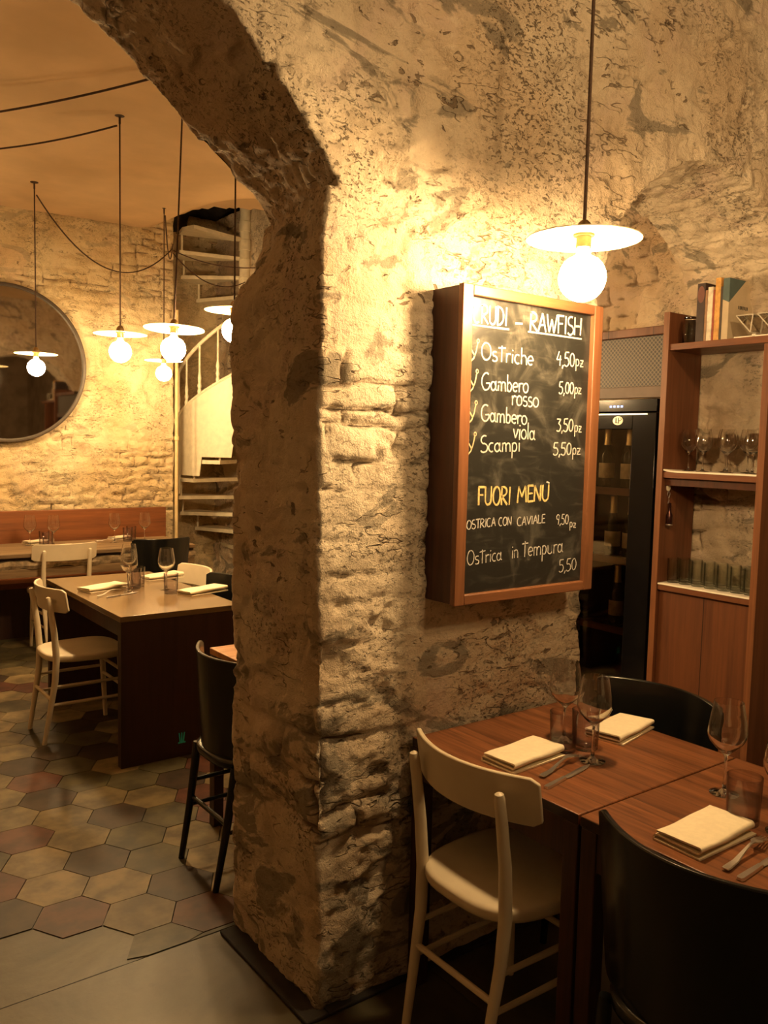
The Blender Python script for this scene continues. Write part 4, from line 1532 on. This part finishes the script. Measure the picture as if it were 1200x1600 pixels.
BOOKS = [  # y width, height, depth, colour, label
    (.040, .262, .19, (.035, .018, .016), 'dark brown patterned book, thickest on the top shelf'),
    (.012, .228, .17, (.30, .17, .09), 'thin tan book between the dark and the white ones'),
    (.024, .240, .18, (.74, .66, .52), 'white spined book on the top shelf'),
    (.009, .225, .17, (.30, .05, .025), 'very thin dark red book'),
    (.026, .275, .20, (.62, .33, .08), 'tall orange yellow book on the top shelf'),
    (.010, .235, .19, (.05, .035, .025), 'thin dark book beside the teal cornered one'),
]
y = 2.272
for wd, hh, dp, colr, lab in BOOKS:
    t = thing('book', lab, 'book', (XC + .03, y - wd / 2, ZS), 0, 'books on the top shelf')
    cm = plain('cover_' + lab.split()[0], colr, .5, var=.25, scale=30)
    m = MB()
    m.box(0, .003, -wd / 2 + .0002, wd / 2 - .0002, 0, hh)
    m.box(.003, dp, -wd / 2 + .0002, -wd / 2 + .0022, 0, hh)
    m.box(.003, dp, wd / 2 - .0022, wd / 2 - .0002, 0, hh)
    m.build('cover', cm, t, bevel=.0006)
    m = MB()
    m.box(.0035, dp - .004, -wd / 2 + .0024, wd / 2 - .0024, .004, hh - .004)
    m.build('pages', M['pages'], t)
    if 'dark brown' in lab:
        m = MB()
        cmr = plain('reddish_print', (.16, .06, .045), .5)
        m.lathe([(0, 0), (.017, 0), (.017, .0006), (0, .0006)], 20)
        for v in range(len(m.v)):
            a_, b_, c_ = m.v[v]
            m.v[v] = (-.0006 + c_ * .5, a_, b_ * 2.2 + hh - .05)
        m.build('spine_print', cmr, t)
    y -= wd + .001
wd = .030
t = thing('book', 'cream book with a teal triangle cover, facing the room', 'book', (XC + .03, y - wd / 2, ZS), 0, 'books on the top shelf')
hh, dp = .268, .205
m = MB()
m.box(0, .003, -wd / 2, wd / 2, 0, hh)
m.box(.003, dp, -wd / 2, -wd / 2 + .002, 0, hh)
m.box(.003, dp, wd / 2 - .002, wd / 2, 0, hh)
m.build('cover', plain('cream_cover', (.52, .42, .28), .5, var=.1), t, bevel=.0006)
m = MB()
m.box(.0035, dp - .004, -wd / 2 + .0024, wd / 2 - .0024, .004, hh - .004)
m.build('pages', M['pages'], t)
m = MB()
ye = -wd / 2 - .0004
m.rings([[(.0, ye, hh), (.125, ye, hh), (.0, ye, hh - .105)], [(.0, ye - .0004, hh), (.125, ye - .0004, hh), (.0, ye - .0004, hh - .105)]])
m.rings([[(-.0008, ye, hh), (-.0008, wd / 2, hh), (-.0008, wd / 2, hh - .09), (-.0008, ye, hh - .105)], [(-.0003, ye, hh), (-.0003, wd / 2, hh), (-.0003, wd / 2, hh - .09), (-.0003, ye, hh - .105)]])
m.build('cover_triangle', plain('teal_print', (.07, .115, .115), .5), t, smooth=False)
m = MB()
for k in range(7):
    x_ = .075 + k * .0115
    m.box(x_, x_ + .006, ye - .0004, ye, hh - .128 + (.0 if k % 2 else .002), hh - .112)
m.build('title_print', plain('black_print', (.02, .02, .02), .6), t, smooth=False)
y -= wd + .01


def geo_holder(label, loc):
    t = thing('glass_holder', label, 'candle holder', loc, 0, 'geometric glass holders')
    m = MB()
    m.box(-.045, .045, -.042, .042, 0, .008)
    m.build('base', M['paper'], t, bevel=.001)
    # inverted triangle frame on each side of a glass block
    m = MB()
    for xx in (-.04, .04):
        tri = [(xx, -.038, .098), (xx, .038, .098), (xx, -.030, .024)]
        for a_, b_ in zip(tri, tri[1:] + tri[:1]):
            m.tube([a_, b_], .0028, 6)
    for (yy, zz) in ((-.038, .098), (.038, .098), (-.030, .024)):
        m.tube([(-.04, yy, zz), (.04, yy, zz)], .0026, 6)
    m.build('wire_frame', M['badge'], t)
    m = MB()
    m.rings([[(xx, -.037, .097), (xx, .037, .097), (xx, -.0295, .026)] for xx in (-.038, .038)])
    m.build('glass_body', M['pane'], t, smooth=False)
    m = MB()
    m.lathe([(0, .0085), (.010, .0085), (.010, .018), (.004, .024), (.004, .03), (0, .03)], 14, (0, -.026, 0))
    m.build('foot', M['badge'], t)
    return t


g1 = geo_holder('triangular glass holder beside the teal cornered book', (XC + .06, 2.032, ZS))
dup(g1, (XC + .06, 1.935, ZS), 0, 'triangular glass holder at the frame edge of the top shelf')

# bottle opener hanging on the inner side panel
t = thing('bottle_opener', 'small bottle shaped opener hanging on the cabinet side panel', 'bottle opener', (3.435, CY1 - .0305, 1.25))
m = MB()
m.lathe([(0, 0), (.013, 0), (.013, .006), (.011, .008), (0, .008)], 20)
for v in range(len(m.v)):
    a_, b_, c_ = m.v[v]
    m.v[v] = (a_ - .0, -c_, b_ * 1.2 + .178)
m.build('mount_disc', M['pages'], t)
m = MB()
m.tube([(.004, -.006, .165), (.012, -.006, .150), (.004, -.006, .130), (-.008, -.006, .146), (-.003, -.006, .165)], .0022, 6)
m.tube([(0, -.006, .132), (.005, -.006, .118), (0, -.006, .105)], .003, 6)
m.build('loop', M['steel'], t)
m = MB()
m.lathe([(0, 0), (.013, 0), (.015, .004), (.015, .05), (.008, .066), (.006, .09), (.007, .094), (.007, .108), (0, .108)], 18, (0, -.016, 0))
m.build('body', plain('dark_red_metal', (.06, .022, .018), .25, .7), t)
m = MB()
m.lathe([(.0153, .002), (.0156, .003), (.0156, .008), (.0153, .009)], 18, (0, -.016, 0))
m.build('base_ring', M['steel'], t)

# ------------------------------------------------------------------ wine fridge beyond the arch
FX0, FX1, FY0, FY1_ = 3.42, 3.97, 2.445, 3.02
fr = thing('wine_fridge', 'tall black wine fridge with a glass door beyond the arch', 'fridge', (3.70, 2.73, 0))
FO = (3.70, 2.73, 0)
m = MBo(FO)
m.box(FX0 + .03, FX1, FY0, FY0 + .03, .02, 1.845)
m.box(FX0 + .03, FX1, FY1_ - .03, FY1_, .02, 1.845)
m.box(FX1 - .03, FX1, FY0 + .03, FY1_ - .03, .02, 1.845)
m.box(FX0 + .03, FX1 - .03, FY0 + .03, FY1_ - .03, 1.80, 1.845)
m.box(FX0 + .03, FX1 - .03, FY0 + .03, FY1_ - .03, .02, .12)
m.build('cabinet_body', M['black_plastic'], fr, bevel=.003)
m = MBo(FO)
m.box(FX0, FX0 + .029, FY0, FY1_, 1.785, 1.845)
m.build('control_panel', M['black_plastic'], fr, bevel=.002)
m = MBo(FO)
for k in range(4):
    m.box(FX0 - .0015, FX0 - .0002, 2.640 + k * .022, 2.652 + k * .022, 1.806, 1.816)
m.build('display', M['led'], fr, smooth=False)
m = MBo(FO)
m.box(FX0, FX0 + .028, FY0, FY0 + .135, .10, 1.780)
m.box(FX0, FX0 + .028, FY1_ - .06, FY1_, .10, 1.780)
m.box(FX0, FX0 + .028, FY0 + .135, FY1_ - .06, 1.70, 1.780)
m.box(FX0, FX0 + .028, FY0 + .135, FY1_ - .06, .10, .17)
m.build('door', M['black_plastic'], fr, bevel=.003)
m = MBo(FO)
m.box(FX0 - .003, FX0 - .0002, FY0 + .05, FY1_ - .02, 1.770, 1.776)
m.build('chrome_strip', M['steel'], fr)
m = MBo(FO)
m.box(FX0 + .010, FX0 + .014, FY0 + .136, FY1_ - .061, .171, 1.699)
m.build('glass_pane', M['pane'], fr, smooth=False)
m = MB()
m.lathe([(0, 0), (.030, 0), (.030, .002), (0, .002)], 32)
for v in range(len(m.v)):
    a_, b_, c_ = m.v[v]
    m.v[v] = (FX0 - .0005 - c_ - FO[0], a_ + 2.665 - FO[1], b_ * .72 + 1.742 - FO[2])
bd = m.build('badge', M['badge'], fr)
m = MBo(FO)
XB_ = FX0 - .0042
def bar(y0_, z0_, y1_, z1_):
    m.tube([(XB_ + .0005, y0_, z0_), (XB_ + .0005, y1_, z1_)], .0016, 6)
bar(2.676, 1.755, 2.676, 1.731)
bar(2.676, 1.731, 2.664, 1.731)
pp = [(XB_ + .0005, 2.660 - 0.0, 1.728), (XB_ + .0005, 2.660, 1.756), (XB_ + .0005, 2.648, 1.756), (XB_ + .0005, 2.644, 1.749), (XB_ + .0005, 2.648, 1.742), (XB_ + .0005, 2.660, 1.742)]
m.tube(pp, .0016, 6)
b2 = m.build('badge_letters', M['black_plastic'], fr)
for z in (1.385, 1.040, .690):
    m = MBo(FO)
    m.box(FX0 + .034, FX0 + .052, FY0 + .04, FY1_ - .04, z - .012, z + .024)
    for k in range(8):
        m.box(FX0 + .052, FX1 - .04, FY0 + .05 + k * .06, FY0 + .075 + k * .06, z - .008, z - .0005)
    m.build('fridge_shelf', M['shelf_wood'], fr)


def bottle(label, loc, s=1.0):
    t = thing('wine_bottle', label, 'bottle', loc, 0, 'bottles inside the wine fridge')
    m = MB()
    m.lathe([(0, .0), (.036, 0), (.039, .004), (.039, .150), (.034, .178), (.018, .215), (.0145, .235), (.0145, .29), (0, .29)], 22)
    m.build('body', M['bottle_glass'], t)
    m = MB()
    m.lathe([(.0148, .205), (.0195, .208), (.0165, .235), (.0160, .285), (.0165, .298), (.008, .302), (0, .302)], 22)
    m.build('foil', M['gold_foil'], t)
    m = MB()
    m.lathe([(.0394, .045), (.0398, .046), (.0398, .120), (.0394, .121)], 22)
    m.build('paper_label', M['bottle_label'], t)
    return t


b0 = bottle('gold topped bottle on the upper fridge shelf', (FX0 + .10, 2.665, 1.4095))
for k, (yy, z, lab) in enumerate([(2.80, 1.4095, 'gold topped bottle deeper along the upper fridge shelf'), (2.745, 1.0645, 'bottle on the second fridge shelf toward the stone edge'), (2.635, 1.0645, 'bottle on the second fridge shelf beside the door stile'),
                                  (2.70, .7145, 'bottle in the dark third fridge shelf'), (2.70, .1205, 'bottle standing on the fridge floor'), (2.80, .1205, 'bottle at the inner end of the fridge floor')]):
    dup(b0, (FX0 + .10, yy, z), 0, lab)

gr = thing('vent_grille', 'perforated metal vent under a wooden beam above the fridge', 'grille', (3.42, 2.73, 1.85))
GO = (3.42, 2.73, 1.85)
m = MBo(GO)
m.box(3.40, 3.46, CY1 + .002, 3.25, 2.140, 2.180)
m.build('beam', M['cabinet_wood'], gr, bevel=.003)
m = MBo(GO)
m.box(3.425, 3.435, CY1 + .006, 3.25, 1.905, 2.139)
m.build('mesh_sheet', M['grille'], gr)
m = MBo(GO)
m.box(3.415, 3.45, CY1 + .006, 3.25, 1.850, 1.904)
m.build('lower_rail', M['cabinet_edge'] if False else plain('brown_rail', (.12, .075, .05), .5), gr, bevel=.002)


# pieces that belong to a part hang below that part
def below(root, part, *subs):
    kids = list(root.children)
    p = next(c for c in kids if c.name.split('.')[0] == part)
    for c in kids:
        if c.name.split('.')[0] in subs:
            c.parent = p


below(board, 'blackboard', 'chalk_lettering', 'chalk_underline', 'chalk_accent', 'chalk_drawing')
below(fr, 'door', 'glass_pane', 'chrome_strip', 'badge', 'badge_letters')
below(fr, 'control_panel', 'display')
for o in list(COL.objects):
    st_ = o.name.split('.')[0]
    if st_ == 'pendant_lamp':
        below(o, 'socket', 'bulb')
    elif st_ == 'book' and o.parent is None:
        below(o, 'cover', 'spine_print', 'cover_triangle', 'title_print')
    elif st_ == 'wine_bottle':
        below(o, 'body', 'foil', 'paper_label')
